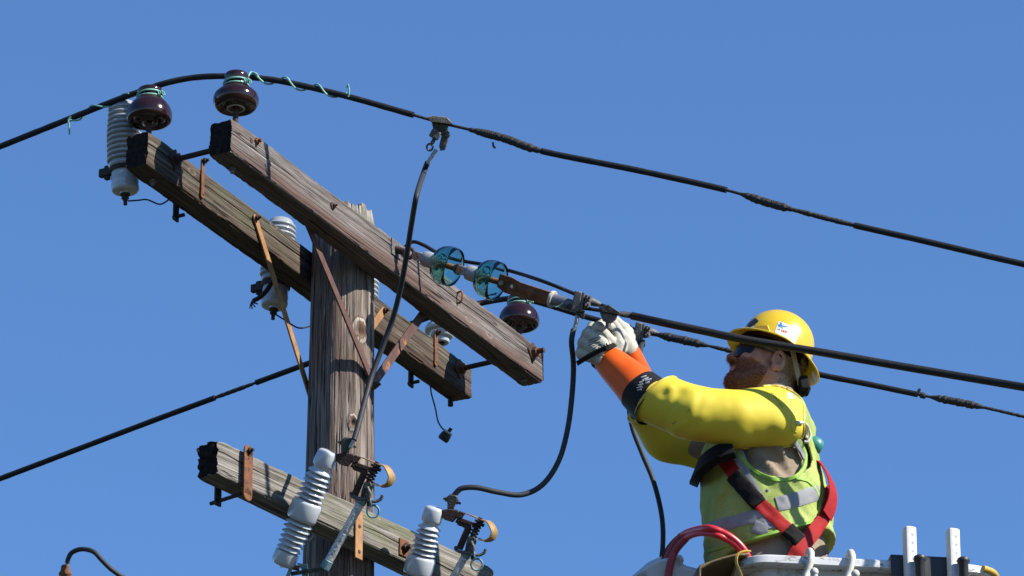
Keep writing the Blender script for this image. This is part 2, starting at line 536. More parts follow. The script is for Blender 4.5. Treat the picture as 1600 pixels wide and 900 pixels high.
# skin with beard and hair masks
m, N, L, B = newmat('skin')
tc = N.new('ShaderNodeTexCoord')
nz = N.new('ShaderNodeTexNoise'); nz.inputs['Scale'].default_value = 40; nz.inputs['Detail'].default_value = 6
L.new(tc.outputs['Object'], nz.inputs[0])
rs = ramp(N, [(.3, al((.46, .20, .14))), (.7, al((.60, .30, .21)))]); L.new(nz.outputs[0], rs.inputs[0])
nb = N.new('ShaderNodeTexNoise'); nb.inputs['Scale'].default_value = 210; nb.inputs['Detail'].default_value = 4
L.new(tc.outputs['Object'], nb.inputs[0])
rb = ramp(N, [(.34, (.06, .022, .012)), (.52, (.19, .065, .028)), (.70, (.36, .15, .07))]); L.new(nb.outputs[0], rb.inputs[0])
rh = ramp(N, [(.32, (.12, .07, .04)), (.7, (.42, .30, .18))]); L.new(nb.outputs[0], rh.inputs[0])
def mixin(a, b, attr):
    at = N.new('ShaderNodeAttribute'); at.attribute_name = attr
    ad = N.new('ShaderNodeMath'); ad.operation = 'MULTIPLY_ADD'; ad.inputs[1].default_value = .55; ad.inputs[2].default_value = -.275
    L.new(nb.outputs[0], ad.inputs[0])
    sm = N.new('ShaderNodeMath'); L.new(at.outputs['Fac'], sm.inputs[0]); L.new(ad.outputs[0], sm.inputs[1])
    r = ramp(N, [(.38, 0.0), (.62, 1.0)]); L.new(sm.outputs[0], r.inputs[0])
    x = N.new('ShaderNodeMix'); x.data_type = 'RGBA'
    L.new(r.outputs[0], x.inputs['Factor']); L.new(a, x.inputs['A']); L.new(b, x.inputs['B'])
    return x.outputs['Result']
L.new(mixin(mixin(rs.outputs[0], rb.outputs[0], 'beard'), rh.outputs[0], 'hair'), B.inputs['Base Color'])
B.inputs['Roughness'].default_value = .5
B.inputs['Subsurface Weight'].default_value = .12
B.inputs['Subsurface Radius'].default_value = (.01, .004, .002)
bp = N.new('ShaderNodeBump'); bp.inputs['Strength'].default_value = .35; bp.inputs['Distance'].default_value = .003
L.new(nb.outputs[0], bp.inputs['Height']); L.new(bp.outputs[0], B.inputs['Normal'])
MT['skin'] = m
MT['beard'] = pm('ginger_beard', (.46, .17, .07), (.20, .07, .03), 60, .55)
MT['grass'] = pm('roadside_grass', (.036, .045, .018), (.022, .028, .012), .8, .95, 0, .6, 8, spots=((.055, .048, .03), .35, .58))
MT['asphalt'] = pm('asphalt', (.045, .045, .046), (.034, .034, .036), 3, .9, 0, .5, 60)
MT['paint'] = pm('road_paint', (.70, .55, .08), (.6, .46, .06), 10, .7)

# ---------------------------------------------------------------- ground and road (below the frame)
mb = MB(); S_ = 3000
mb.add([(-S_, -S_, 0), (S_, -S_, 0), (S_, S_, 0), (-S_, S_, 0)], [(0, 1, 2, 3)])
tag(part('ground', mb, MT['grass'], smooth=0), 'grass ground under the line', None, kind='structure')
mb = MB(); mb.add([(-400, 4.5, .004), (400, 4.5, .004), (400, 13.0, .004), (-400, 13.0, .004)], [(0, 1, 2, 3)])
tag(part('road', mb, MT['asphalt'], smooth=0), 'asphalt road in front of the pole', None, kind='structure')

# ---------------------------------------------------------------- pole and crossarms
PQ = P(536, 400, 17.6)                  # pole axis at the height of the upper crossarms
PR = .096
PSI, PSI2 = R_(29.0), R_(38.5)
def frame(psi):
    return np.array([math.sin(psi), math.cos(psi), 0]), np.array([math.cos(psi), -math.sin(psi), 0])
D1, N1 = frame(PSI)                     # along the upper arms, across them (towards the sunlit side)
D2, N2 = frame(PSI2)
AW, AH = .080, .113
def face1(x, y, o):                     # sight line onto a vertical plane parallel to the upper arms
    return onplane(x, y, N1, PQ @ N1 + o)
def face2(x, y, o):
    return onplane(x, y, N2, PQ @ N2 + o)
def pole_r(z):
    return PR + .0115 * (PQ[2] - z) if z < PQ[2] else PR - .006 * (z - PQ[2])
ZT = face1(600, 372, 0)[2]
ZTOP = float(onplane(566, 334, np.array([0, 1., 0]), PQ[1])[2])

def build_pole():
    zs = list(np.linspace(-.3, 7.4, 40)) + list(np.arange(7.42, ZTOP + .001, .006))
    seg = 240
    V, G, K, MO = [], [], [], []
    knots = []
    for (kx, ky, rw, rh) in ((563, 517, .034, .052), (553, 662, .020, .036), (497, 835, .02, .03)):
        x = (kx - 800) / FPX * 17.5
        dx = x - PQ[0]
        zz = onplane(kx, ky, np.array([0, 1., 0]), PQ[1] - math.sqrt(max(1e-4, PR ** 2 - dx * dx)))[2]
        knots.append((math.asin(max(-1, min(1, dx / PR))), zz, rw, rh))
    for z in zs:
        r0 = pole_r(z)
        for k in range(seg):
            a = 2 * math.pi * k / seg
            sx, cy = math.sin(a), -math.cos(a)      # a = 0 faces the camera
            n1 = noise.noise((sx * 3.2, cy * 3.2, z * .9))
            n2 = noise.noise((sx * 11, cy * 11, z * .55 + 7))
            n3 = noise.noise((sx * 30, cy * 30, z * 1.6 + 3))
            n4 = noise.noise((sx * 17, cy * 17, z * .35 + 31))
            ck = max(0, 1 - abs(n2) / .07) * .5 + max(0, 1 - abs(n4) / .05) * .9
            ck *= max(0, min(1, .6 + 1.6 * noise.noise((sx * 2, cy * 2, z * 2.3 + 11))))
            r = r0 + .003 * n1 + .0016 * n3 - .0055 * ck
            kd = 9.0
            for (ka, kz, rw, rh) in knots:
                da = (a - ka + math.pi) % (2 * math.pi) - math.pi
                q = math.hypot(da * r0 / rw, (z - kz) / rh)
                q += .12 * noise.noise((da * 20, z * 20, 1))
                kd = min(kd, q)
                if q < 1.3:
                    r += .006 * math.exp(-((q - .55) / .25) ** 2) - .004 * math.exp(-(q / .3) ** 2)
            if z > ZTOP - .03:
                r -= .004 * (1 - (ZTOP - z) / .03)
            zz = z
            if z > ZTOP - .1:
                zz = z + (.016 * noise.noise((sx * 5, cy * 5, 5)) + .004 * n3 + .006 * noise.noise((sx * 14, cy * 14, 9)) - .010 * sx) * (z - ZTOP + .1) / .1
            V.append((PQ[0] + r * sx, PQ[1] + r * cy, zz))
            G.append((z, sx * r0, cy * r0))
            K.append(min(1, kd * .62))
            MO.append(max(0, min(1.3, (z - ZTOP + .11) / .06)))
    F = []
    m = len(zs)
    for i in range(m - 1):
        for k in range(seg):
            l = (k + 1) % seg
            F.append((i * seg + k, i * seg + l, (i + 1) * seg + l, (i + 1) * seg + k))
    # ragged end grain on top
    last = (m - 1) * seg
    for j, s in enumerate((.75, .4, .0)):
        for k in range(seg):
            b = V[last + k]
            V.append((PQ[0] + (b[0] - PQ[0]) * s, PQ[1] + (b[1] - PQ[1]) * s, ZTOP + (b[2] - ZTOP) * s + .006 * noise.noise((b[0] * 60 * s, b[1] * 60, j))))
            G.append((ZTOP + .1 * j, G[last + k][1] * s * 3, G[last + k][2] * s * 3)); K.append(1); MO.append(1)
        o0, o1 = last + j * seg, last + (j + 1) * seg
        for k in range(seg):
            l = (k + 1) % seg
            F.append((o0 + k, o0 + l, o1 + l, o1 + k))
    return V, F, G, K, MO

pole = T('utility_pole', 'weathered round wooden utility pole carrying the crossarms', 'pole', (PQ[0], PQ[1], 0))
V, F, G, K, MO = build_pole()
part('shaft', (V, F), MT['pole'], pole, attrs={'grain': np.array(G), 'knot': np.array(K), 'moss': np.array(MO)}, smooth=60)

def build_arm(name, label, mat, d, n, o_in, t0, t1, zt, seed, checks, chip=.004, w=AW, h=AH, group='wooden crossarms', mossy=None, knots=()):
    """timber crossarm: outer (sunlit) face at o_in + w; checks = long drying crack height along the face"""
    c0 = PQ + n * (o_in + w / 2)
    NF, NS, NB = 22, 12, 14
    nt = 300
    ts = np.linspace(t0, t1, nt)
    V, G, Eg, Ms, Kn = [], [], [], [], []
    c = .006
    for i, t in enumerate(ts):
        zc = checks[0] + checks[1] * (t - t0) + .006 * noise.noise((t * 3, seed, 0)) + .003 * noise.noise((t * 11, seed, 4))
        gw = .0023 * max(0, min(1, .80 + 1.8 * noise.noise((t * 1.6, seed + 3, 0))))
        ring = []
        # outer face, bottom to top
        lo, hi = -h + c, -c
        for k in range(NF):
            z = lo + (zc - gw - lo) * k / (NF - 1)
            ring.append((w / 2, z, 'f'))
        ring.append((w / 2 - .014 * min(1, gw / .0008), zc, 'g'))
        for k in range(NF):
            z = zc + gw + (hi - zc - gw) * k / (NF - 1)
            ring.append((w / 2, z, 'f'))
        ring.append((w / 2 - c * .3, -c * .3, 'e'))
        for k in range(NS):
            ring.append((w / 2 - c - (w - 2 * c) * k / (NS - 1), 0, 't'))
        ring.append((-w / 2 + c * .3, -c * .3, 'e'))
        for k in range(NB):
            ring.append((-w / 2, -c - (h - 2 * c) * k / (NB - 1), 'b'))
        ring.append((-w / 2 + c * .3, -h + c * .3, 'e'))
        for k in range(NS):
            ring.append((-w / 2 + c + (w - 2 * c) * k / (NS - 1), -h, 'u'))
        ring.append((w / 2 - c * .3, -h + c * .3, 'e'))
        endq = min(t - t0, t1 - t)
        for (x, z, kd) in ring:
            q1 = noise.noise((t * 1.3, x * 55 + seed, z * 55))
            q2 = noise.noise((t * 3, x * 140 + seed, z * 140))
            q3 = noise.noise((t * 2.2, seed * 3.1, x * 7 + z * 7))
            amt = .0020 * q1 + .0010 * q2 + .0040 * q3
            if kd == 'e':
                amt -= .0065 * max(0, noise.noise((t * 8, seed + 9, x * 9))) + .003 * max(0, noise.noise((t * 40, seed + 5, x * 9)))
            cx, cz = x, z + h / 2
            L_ = math.hypot(cx, cz) + 1e-6
            sc = 1 + amt / .045
            # nibble the ends
            nib = 0
            if endq < .06:
                nib = chip * (1 - endq / .06) * (.5 + 1.6 * noise.noise((x * 45, z * 45, seed)) + .8 * noise.noise((x * 150, z * 150, seed + 2)))
                sc *= 1 - .05 * (1 - endq / .06) ** 3
            te = t + (nib if t - t0 < t1 - t else -nib)
            p = c0 + d * te + n * (cx * sc)
            V.append((p[0], p[1], zt - h / 2 + cz * sc))
            G.append((t + seed * 3, x * 1.0, z))
            Eg.append(max(0, min(1, (-h * .60 - z) / .028 + .7 * q3 + .4 * q1)) if kd in 'fg' else (.6 if kd == 'u' else 0))
            kd_ = 9.0
            if kd in 'fg':
                for (kt, kz, rt, rz) in knots:
                    kd_ = min(kd_, math.hypot((t - kt) / rt, (z - kz) / rz) + .15 * q2)
            Kn.append(min(1, kd_ * .62))
            Ms.append(max(0, min(1, 1.1 * math.exp(-((t - mossy[0]) / mossy[1]) ** 2) + .5 * q3)) * (1 if z > -h * .72 else .4) if mossy else 0)
    m = len(ring)
    F = []
    for i in range(nt - 1):
        for k in range(m):
            l = (k + 1) % m
            F.append((i * m + k, i * m + l, (i + 1) * m + l, (i + 1) * m + k))
    F = [q[::-1] for q in F]
    # end faces with sunken rings
    for (base, sgn) in ((0, 1), ((nt - 1) * m, -1)):
        prev = base
        cen = np.mean([V[base + k] for k in range(m)], axis=0)
        for j, s in enumerate((.86, .6, .3, .02)):
            o = len(V)
            for k in range(m):
                b = np.array(V[base + k])
                q = cen + (b - cen) * s + d * sgn * (chip * .8 + chip * noise.noise((b[0] * 40 * s + j, b[2] * 40 * s, seed)))
                V.append(tuple(q)); G.append((seed + (b[2]) * 1.5, s * 4 + b[0], b[1])); Eg.append(.3); Ms.append(0); Kn.append(1)
            for k in range(m):
                l = (k + 1) % m
                q = (prev + k, prev + l, o + l, o + k)
                F.append(q if sgn > 0 else q[::-1])
            prev = o
    root = T(name, label, 'crossarm', c0 + ZZ * (zt - h - c0[2]), group)
    nside = (nt - 1) * m
    bm_ = part('beam', (V, F), [mat, MT['shaded_end_grain']], root, attrs={'grain': np.array(G), 'edge': np.array(Eg), 'moss': np.array(Ms), 'knot': np.array(Kn)}, smooth=50)
    bm_.data.polygons.foreach_set('material_index', [0] * nside + [1] * (len(F) - nside))
    return root

def tpos(p, d):
    return (p - PQ) @ d
F_L, F_R = face1(363, 181, PR + AW), face1(850, 552, PR + AW)
B_L, B_R = face1(232, 201, -PR), face1(738, 577, -PR)
ZF = (F_L[2] + F_R[2]) / 2
ZB = (B_L[2] + B_R[2]) / 2
def arm_knot(px, o, zt, rt, rz):
    q = face1(px[0], px[1], o)
    return (tpos(q, D1), q[2] - zt, rt, rz)
armF = build_arm('crossarm', 'nearer of the two long upper wooden crossarms, crossing in front of the pole', MT['arm_front'], D1, N1, PR, tpos(F_L, D1), tpos(F_R, D1), ZF, 1.7, (-.050, .006), knots=[arm_knot(F_K, PR + AW, ZF, .026, .011) for F_K in ((733, 500), (765, 524), (386, 196))])
armB = build_arm('crossarm', 'mossy upper wooden crossarm running behind the pole', MT['arm_back'], D1, N1, -PR - AW, tpos(B_L, D1), tpos(B_R, D1), ZB, 5.3, (-.038, -.012), mossy=(-.42, .30), knots=[arm_knot(F_K, -PR, ZB, .028, .012) for F_K in ((622, 476), (428, 352), (300, 268))])
OE = PR + .012
E_L = face2(343, 687, OE + AW)
ZE = E_L[2]
armE = build_arm('crossarm', 'short pale lower wooden crossarm with splintered end carrying the fuse cutouts', MT['arm_low'], D2, N2, OE, tpos(E_L, D2) - .012, tpos(face2(772, 910, OE + AW), D2), ZE, 9.1, (-.036, -.03), chip=.008, mossy=(-.12, .34))

# small hardware fixed to the arms: parts of the arm
def washer_bolt(arm, p, n, r, mat, square=False, d=D1, name='bolt'):
    mb = MB()
    if square:
        a = nrm(d + ZZ) ; b = np.cross(n, a)
        mb.box(p + n * .003, r * 2, r * 2, .006, (a, b, n))
    else:
        mb.lathe([(0, 0), (r, 0), (r, .004), (r * .8, .006), (0, .006)], p, n, 20)
    o = part('washer', mb, mat, arm, bevel=.0012)
    mb = MB().bolt(p + n * .006, n, r * .55, r * .5)
    part(name, mb, mat, arm, bevel=.0008)
washer_bolt(armF, face1(519, 322, PR + AW), N1, .0125, MT['rust_dark'])
p = face1(714, 466, PR + AW)
mb = MB().tube(spline([p + ZZ * .018, p + N1 * .016 + ZZ * .02, p + N1 * .02, p + N1 * .014 - ZZ * .016, p - ZZ * .018]), .0036, 8)
part('staple', mb, MT['rust'], armF)
p = face1(400, 221, PR + AW)
mb = MB().tube([p - N1 * .01, p + N1 * .02], .006, 8); mb.bolt(p, N1, .011, .008)
part('bolt_end', mb, MT['rust'], armF)
for (x, y) in ((819, 594), ):
    q = onplane(x, y, ZZ, ZF - AH - .002)
    part('plug', MB().lathe([(0, 0), (.009, 0), (.009, .006), (.006, .007), (0, .004)], q + ZZ * .004, -ZZ, 16), MT['galv'], armF)
q = onplane(363, 262, ZZ, ZF - AH)
part('bolt_end', MB().bolt(q, -ZZ, .011, .009), MT['galv'], armF)
q = onplane(239, 281, ZZ, ZB - AH)
part('bolt_end', MB().bolt(q, -ZZ, .011, .009), MT['galv'], armB)
q = onplane(704, 622, ZZ, ZB - AH)
part('bolt_end', MB().lathe([(0, 0), (.009, 0), (.009, .028), (0, .030)], q, -ZZ, 12), MT['dark_metal'], armB)
# square washer, end nut and dark discs for the strap holes on the low arm
p = face2(630, 857, OE + AW)
mb = MB().box(p + N2 * .003, .045, .055, .006, (nrm(D2), ZZ, N2)); part('washer', mb, MT['rust'], armE, bevel=.001)
part('nut', MB().bolt(p + N2 * .006, N2, .016, .012, 4), MT['rust_dark'], armE)
p = face2(558, 834, OE + AW)
for (nm, zz) in (('tan', 0),):
    a, b = face2(561, 799, OE + AW + .004), face2(557, 872, OE + AW + .004)
    b = a + ZZ * (b[2] - a[2])
    mb = MB().bar(a, b, .034, .005, N2)
    st = part('mounting_strap', mb, MT['rust_tan'], armE, bevel=.0015)
    for s in (.32, .85):
        q = a + (b - a) * s + N2 * .0025
        part('hole_disc', MB().lathe([(0, 0), (.006, 0), (.006, .0015), (0, .003)], q, N2, 14), MT['rust_dark'], st)  # dark disc added in place of an open hole in the strap

# double-arming bolts (tie rods through both upper arms)
def da_bolt(xl, yl, label, n_out, mat_w):
    pB = face1(xl, yl, -PR)
    pF = pB + N1 * (2 * PR + AW)
    r = T('tie_rod', label, 'bolt', pB, 'tie rods between the upper arms')
    part('rod', MB().tube([pB - N1 * (AW + .03), pF + N1 * n_out], .0085, 12), MT['rust_dark'], r)
    a = nrm(D1 + ZZ); b = np.cross(N1, a)
    part('square_washer', MB().box(pB + N1 * .0035, .050, .050, .006, (a, b, N1)), mat_w, r, bevel=.001)
    part('nut', MB().bolt(pB + N1 * .007, N1, .019, .014, 4), mat_w, r, bevel=.0008)
    part('nut', MB().box(pF - N1 * (AW + .055), .016, .024, .024, (N1, D1, ZZ)), MT['rust_dark'], r, bevel=.001)
    return pF, r
pF, r = da_bolt(717, 577, 'rusty tie rod with square washers joining the right ends of the upper arms', .045, MT['rust'])
a = nrm(D1 + ZZ * .9); b = np.cross(N1, a)
part('square_washer', MB().box(pF + N1 * .0035, .050, .050, .006, (a, b, N1)), MT['rust_dark'], r, bevel=.001)
part('nut', MB().bolt(pF + N1 * .007, N1, .017, .014, 6), MT['rust'], r)
da_bolt(272, 250, 'dark tie rod with square washer joining the left ends of the upper arms', .002, MT['rust_dark'])

# flat steel braces
def brace(label, mat, a, b, w, n, bolt_at=1, ends=True):
    r = T('crossarm_brace', label, 'brace', b, 'flat steel braces of the upper arms')
    mb = MB().bar(a, b, w, .006, n)
    d = nrm(b - a)
    for q in (a, b):
        mb.lathe([(0, -.003), (w / 2, -.003), (w / 2, .003), (0, .003)], q, n, 20)
    part('strap', mb, mat, r, bevel=.0012)
    for q in ((a, b) if bolt_at == 2 else (b,) if bolt_at == 1 else (a,)):
        part('bolt', MB().bolt(q + n * .003, n, w * .36, .009), MT['rust_dark'], r)
    return r
b0 = face1(581, 603, PR + .010)
brace('reddish flat brace from the near upper arm down across the pole front', MT['brace'], face1(470, 325, PR + .003), b0 + N1 * .008, .027, N1)
brace('rusty flat brace rising right from the pole to the near upper arm', MT['brace'], face1(688, 452, PR - .004), b0 - N1 * .001, .030, N1)
a = face1(399, 341, -PR + .005)
bb = face1(487, 626, -PR + .004)
brace('tan rusty brace bolted on the mossy arm, slanting down to the pole', MT['rust_tan'], a, bb, .024, N1, 2)
brace('orange brace end bolted on the rear arm just right of the pole', MT['rust_tan'], face1(599, 486, -PR + .005), face1(500, 622, -PR + .003), .026, N1, 0)

# hanger brackets: front strap, back strap and a bottom bolt clasping an arm
def hanger(label, front_px, top_py, bot_py, facefn, o_face, d, n, zt, mat, wid=.020, stand=.003, drop=.045, slots=False, stub=True):
    a = facefn(front_px, top_py, o_face + stand)
    b = a.copy(); b[2] = facefn(front_px, bot_py, o_face + stand)[2]
    r = T('hanger_bracket', label, 'bracket', b, 'steel brackets clasping the arms')
    mb = MB().bar(a, b, wid, .006, n)
    for q in (a, b):
        mb.lathe([(0, -.003), (wid / 2, -.003), (wid / 2, .003), (0, .003)], q, n, 18)
    part('front_strap', mb, mat, r, bevel=.0012)
    if slots:
        for s in (.15, .42, .86):
            q = a + (b - a) * s + n * .0032
            part('slot', MB().box(q, .005, .001, .016 if s < .3 else .007, (d, n, ZZ)), MT['dark_metal'], r)
    back = a - n * (AW + stand * 2 + .004)
    zb = zt - AH - drop
    part('back_strap', MB().bar(np.array([back[0], back[1], zt - .02]), np.array([back[0], back[1], zb]), .026, .007, n), MT['dark_metal'], r, bevel=.001)
    q = np.array([back[0], back[1], zb + .014])
    part('bolt', MB().tube([q - n * .010, q + n * .030] if stub else [q - n * .028, q + n * (AW + .012)], .006, 10), MT['dark_metal'], r)
    part('bolt', MB().bolt(a + n * .003, n, .009, .009), MT['dark_metal'], r)
    return r
hanger('orange rusty strap bracket on the mossy arm near its left end', 317, 252, 307, face1, -PR, D1, N1, ZB, MT['rust'], .017, .004, .040)
hanger('orange rusty strap bracket on the rear arm near its right end', 681, 520, 568, face1, -PR, D1, N1, ZB, MT['rust'], .020, .004, .035)
hanger('slotted rusty strap bracket on the splintered end of the low arm', 388, 705, 774, face2, OE + AW, D2, N2, ZE, MT['rust'], .038, .016, .035, True, False)

# ---------------------------------------------------------------- pin insulators
BELL = [(.0105, .030), (.024, .026), (.028, .030), (.030, .040), (.046, .044), (.050, .040), (.056, .030), (.064, .032), (.0685, .040), (.0695, .050), (.068, .064), (.062, .080), (.052, .094), (.043, .102), (.040, .106), (.0355, .110), (.0335, .116), (.0345, .122), (.0385, .126), (.0395, .132), (.037, .139), (.030, .144), (.015, .147), (0, .1475)]
MUSH = [(.0105, .040), (.024, .034), (.028, .036), (.031, .046), (.044, .047), (.050, .037), (.058, .036), (.065, .043), (.0700, .056), (.0700, .068), (.066, .080), (.057, .090), (.045, .098), (.040, .103), (.0362, .108), (.0345, .115), (.0350, .124), (.0362, .130), (.0380, .136), (.0375, .145), (.034, .151), (.024, .155), (.012, .1565), (0, .157)]
def insulator(label, base, prof, s=1.0, mat='brown_porcelain', ties=True, ringw=True, neck=.035, nz=.116, lift=.04, group='pin insulators on the crossarms', tw=.0028):
    r = T('pin_insulator', label, 'insulator', base, group)
    pr = [(a * s, b * s) for a, b in prof]
    foot = base
    base = base + ZZ * lift
    part('porcelain', MB().lathe(pr, base, ZZ, 56), MT[mat], r, smooth=70)
    part('pin', MB().lathe([(.011, -.004), (.017, 0), (.017, .004), (.0085, .008), (.0085, .035 * s + lift), (.010, .05 * s + lift), (0, .05 * s + lift)], foot, ZZ, 16), MT['rust_dark'], r)
    if ringw:
        part('inner_ring', MB().ring(base + ZZ * .0345 * s, ZZ, .0255 * s, .0024, 40, 8), MT['white_ring'], r)
    if ties:
        mb = MB()
        for j in range(2):
            R = neck * s + tw
            path = []
            for k in range(40):
                a = 2 * math.pi * k / 40
                path.append(base + ZZ * (nz * s + (j - .5) * tw * 2.6 + .0035 * math.sin(a + j * 2.4)) + (R + .0012 * j) * np.array([math.cos(a), math.sin(a), 0]))
            mb.tube(path, tw, 8, closed=True)
        part('tie_wire', mb, MT['tie'], r)
        mb = MB()
        q = base + ZZ * nz * s + nrm([.75, -.66, 0]) * (neck * s + .006)
        for j in range(3):
            mb.ring(q + XX * (.005 * j - .004) + ZZ * (.003 * (j - 1)), nrm([1, .3, .2]), .006, .0022, 14, 6)
        mb.tube(spline([q, q + XX * .012 + ZZ * .004, q + XX * .016 - ZZ * .008]), .0022, 6)
        part('twist', mb, MT['tie'], r)
    return r
def arm_top(px, py, o, zt):
    """base of a pin on top of an arm whose centreline runs at offset o, found from the pixel column"""
    best = None
    lo, hi = -1.3, 1.3
    for _ in range(50):
        t = (lo + hi) / 2
        q = PQ + D1 * t + N1 * o
        q[2] = zt
        rel = q - CAM
        x = 800 + FPX * rel[0] / (rel @ VV)
        if x < px: lo = t
        else: hi = t
    return q
iF = arm_top(367.5, 0, PR + AW / 2, ZF - .003)
iB = arm_top(232, 0, -PR - AW / 2, ZB - .003)
iR = arm_top(811, 0, PR + AW / 2, ZF - .003)
insulator('brown mushroom insulator at the left end of the near upper arm', iF, MUSH, .985, lift=.045)
insulator('brown bell insulator at the left end of the mossy rear arm', iB, BELL, 1.0, ringw=False, lift=.038)
insulator('brown bell insulator at the right end of the near upper arm', iR, BELL, .96, lift=.034)
WHITE = [(.012, .030), (.024, .028), (.027, .032), (.027, .045), (.034, .047), (.040, .050), (.043, .062), (.044, .068), (.058, .070), (.0615, .074), (.061, .082), (.054, .094), (.042, .104), (.036, .110), (.034, .118), (.037, .124), (.0385, .132), (.034, .140), (.02, .145), (0, .146)]
iW = arm_top(690, 0, -PR - AW / 2, ZB - .003)
insulator('pale grey insulator half hidden between the two upper arms', iW, WHITE, .93, 'white_porcelain', ringw=False, neck=.0355, nz=.117, tw=.002, lift=.02)

# ---------------------------------------------------------------- conductors
def wirepath(pts, n=8):
    return spline([P(x, y, d) for (x, y, d) in pts], n)
def seg_between(pts, xa, xb, n=8):
    """the sub-path of a pixel polyline between two pixel columns"""
    full = []
    A = np.array(pts, float)
    sp = spline([np.array(q) for q in pts], 24)
    return [P(*q) for q in sp if xa <= q[0] <= xb]
def bumpy(path, r0, r1, seed, taper=True, freq=90, amp=.25):
    m = len(path)
    s = 0
    out = []
    for i in range(m):
        if i: s += np.linalg.norm(path[i] - path[i - 1])
        u = i / max(1, m - 1)
        e = min(1, 5 * u, 5 * (1 - u)) if taper else 1
        out.append((r0 + (r1 - r0) * e) * (1 + amp * noise.noise((s * freq, seed, 0))))
    return out
def resample(path, step):
    path = [np.asarray(p) for p in path]
    L_ = [0]
    for i in range(1, len(path)):
        L_.append(L_[-1] + np.linalg.norm(path[i] - path[i - 1]))
    n = max(2, int(L_[-1] / step))
    A = np.array(path)
    s = np.linspace(0, L_[-1], n)
    return [np.array([np.interp(q, L_, A[:, k]) for k in range(3)]) for q in s]
def helix(path, R, r, turns, seed=0, steps=26):
    path = resample(path, .004)
    m = len(path)
    out = []
    for i in range(int(turns * steps) + 1):
        u = i / (turns * steps)
        f = u * (m - 1)
        k = min(int(f), m - 2)
        c = path[k] + (path[k + 1] - path[k]) * (f - k)
        t = nrm(path[k + 1] - path[k])
        n = nrm(ZZ - t * t[2])
        b = np.cross(t, n)
        a = 2 * math.pi * u * turns + seed
        RR = R * (1 + .25 * math.sin(3 * u + seed))
        out.append(c + RR * (math.cos(a) * n + math.sin(a) * b))
    return out

RW = .0094
dI = depth_of(iF) + .130
dJ = depth_of(iB) + .122
WA = [(-420, 390, 18.1), (-200, 308, 17.6), (-60, 253, 17.25), (0, 229, dJ + .18), (60, 205, dJ + .11), (120, 181, dJ + .06), (180, 157, dJ + .02), (222, 142, dJ), (262, 129, dJ - .02), (305, 121, (dI + dJ) / 2), (350, 119, dI), (395, 121, dI - .01), (450, 129, dI - .04), (540, 150, dI - .10), (640, 178, dI - .17), (690, 192, dI - .20), (740, 204, dI - .24), (790, 217, dI - .28), (850, 237, dI - .33), (1000, 267, dI - .45), (1135, 297, dI - .55), (1200, 317, dI - .60), (1260, 333, dI - .65), (1335, 352, dI - .70), (1450, 378, dI - .79), (1600, 413, dI - .91), (1900, 480, dI - 1.15), (2300, 566, dI - 1.45)]
rA = T('line_conductor', 'topmost black wire arching over the two left brown insulators', 'wire', P(*WA[8]), 'line wires')
part('core', MB().tube(seg_between(WA, -420, 2300), .0048, 8), MT['bare'], rA)
for (xa, xb) in ((-420, 648), (843, 1138), (1332, 2300)):
    pth = seg_between(WA, xa, xb)
    part('covering', MB().tube(resample(pth, .012), bumpy(resample(pth, .012), RW, RW, 3, False, 30, .07), 12), MT['rubber'], rA)
for (xa, xb, r1, sd) in ((732, 850, .0125, 1), (1158, 1240, .0125, 2), (1238, 1336, .0078, 3)):
    pth = resample(seg_between(WA, xa, xb), .003)
    part('taped_splice', MB().tube(pth, bumpy(pth, .006, r1, sd), 12), MT['tape'], rA)
q = P(770, 222, dI - .262)
part('tape_tail', MB().ribbon(spline([q, q - UU * .012 + XX * .002, q - UU * .018 + XX * .008]), [VV * -1] * 17, .006, .0015), MT['tape'], rA)
mb = MB().tube(helix(seg_between(WA, 392, 543), .0122, .0028, 2.9, .4), .0029, 7)
part('tie_wire', mb, MT['tie'], rA)
q = P(544, 148, dI - .115)
part('tie_wire_end', MB().tube(spline([q - UU * .006, q + XX * .003 + UU * .006, q + UU * .030, q - XX * .004 + UU * .020]), .0026, 7), MT['tie'], rA)
part('tie_wire', MB().tube(helix(seg_between(WA, 110, 205), .0122, .0028, 1.9, 2.2), .0029, 7), MT['tie'], rA)
q = P(108, 187, dJ + .04)
part('tie_wire_end', MB().tube(spline([q + UU * .01 + XX * .006, q - XX * .002, q - UU * .022, q - UU * .045 + XX * .001]), .0028, 7), MT['tie'], rA)
part('tie_wire_end', MB().tube(spline([P(377, 128, dI - .10), P(386, 122, dI - .06), P(392, 113, dI - .03), P(400, 115, dI - .03), P(404, 120, dI - .02)]), .0026, 7), MT['tie'], rA)

dR = depth_of(iR) + .118
WC = [(-500, 935, 20.0), (-200, 823, 19.3), (0, 748, 18.95), (240, 657, 18.75), (400, 598, 18.62), (487, 566, 18.55), (560, 540, 18.5), (640, 507, 18.42), (700, 486, 18.36), (750, 474, dR + .05), (790, 467, dR + .01), (812, 466, dR), (840, 472, dR - .02), (880, 484, dR - .06), (930, 499, dR - .10), (985, 512, dR - .15), (1010, 519, dR - .17), (1060, 530, dR - .21), (1140, 548, dR - .28), (1210, 566, dR - .33), (1280, 585, dR - .38), (1360, 601, dR - .44), (1437, 617, dR - .50), (1520, 633, dR - .57), (1600, 651, dR - .63), (1900, 722, dR - .85), (2300, 815, dR - 1.1)]
rC = T('line_conductor', 'lowest black wire, passing behind the pole and behind the worker', 'wire', P(*WC[10]), 'line wires')
part('core', MB().tube(seg_between(WC, -500, 2300), .0046, 8), MT['bare'], rC)
for (xa, xb) in ((-500, 338), (396, 985), (1225, 1436)):
    pth = seg_between(WC, xa, xb)
    part('covering', MB().tube(resample(pth, .012), bumpy(resample(pth, .012), RW, RW, 4, False, 30, .07), 12), MT['rubber'], rC)
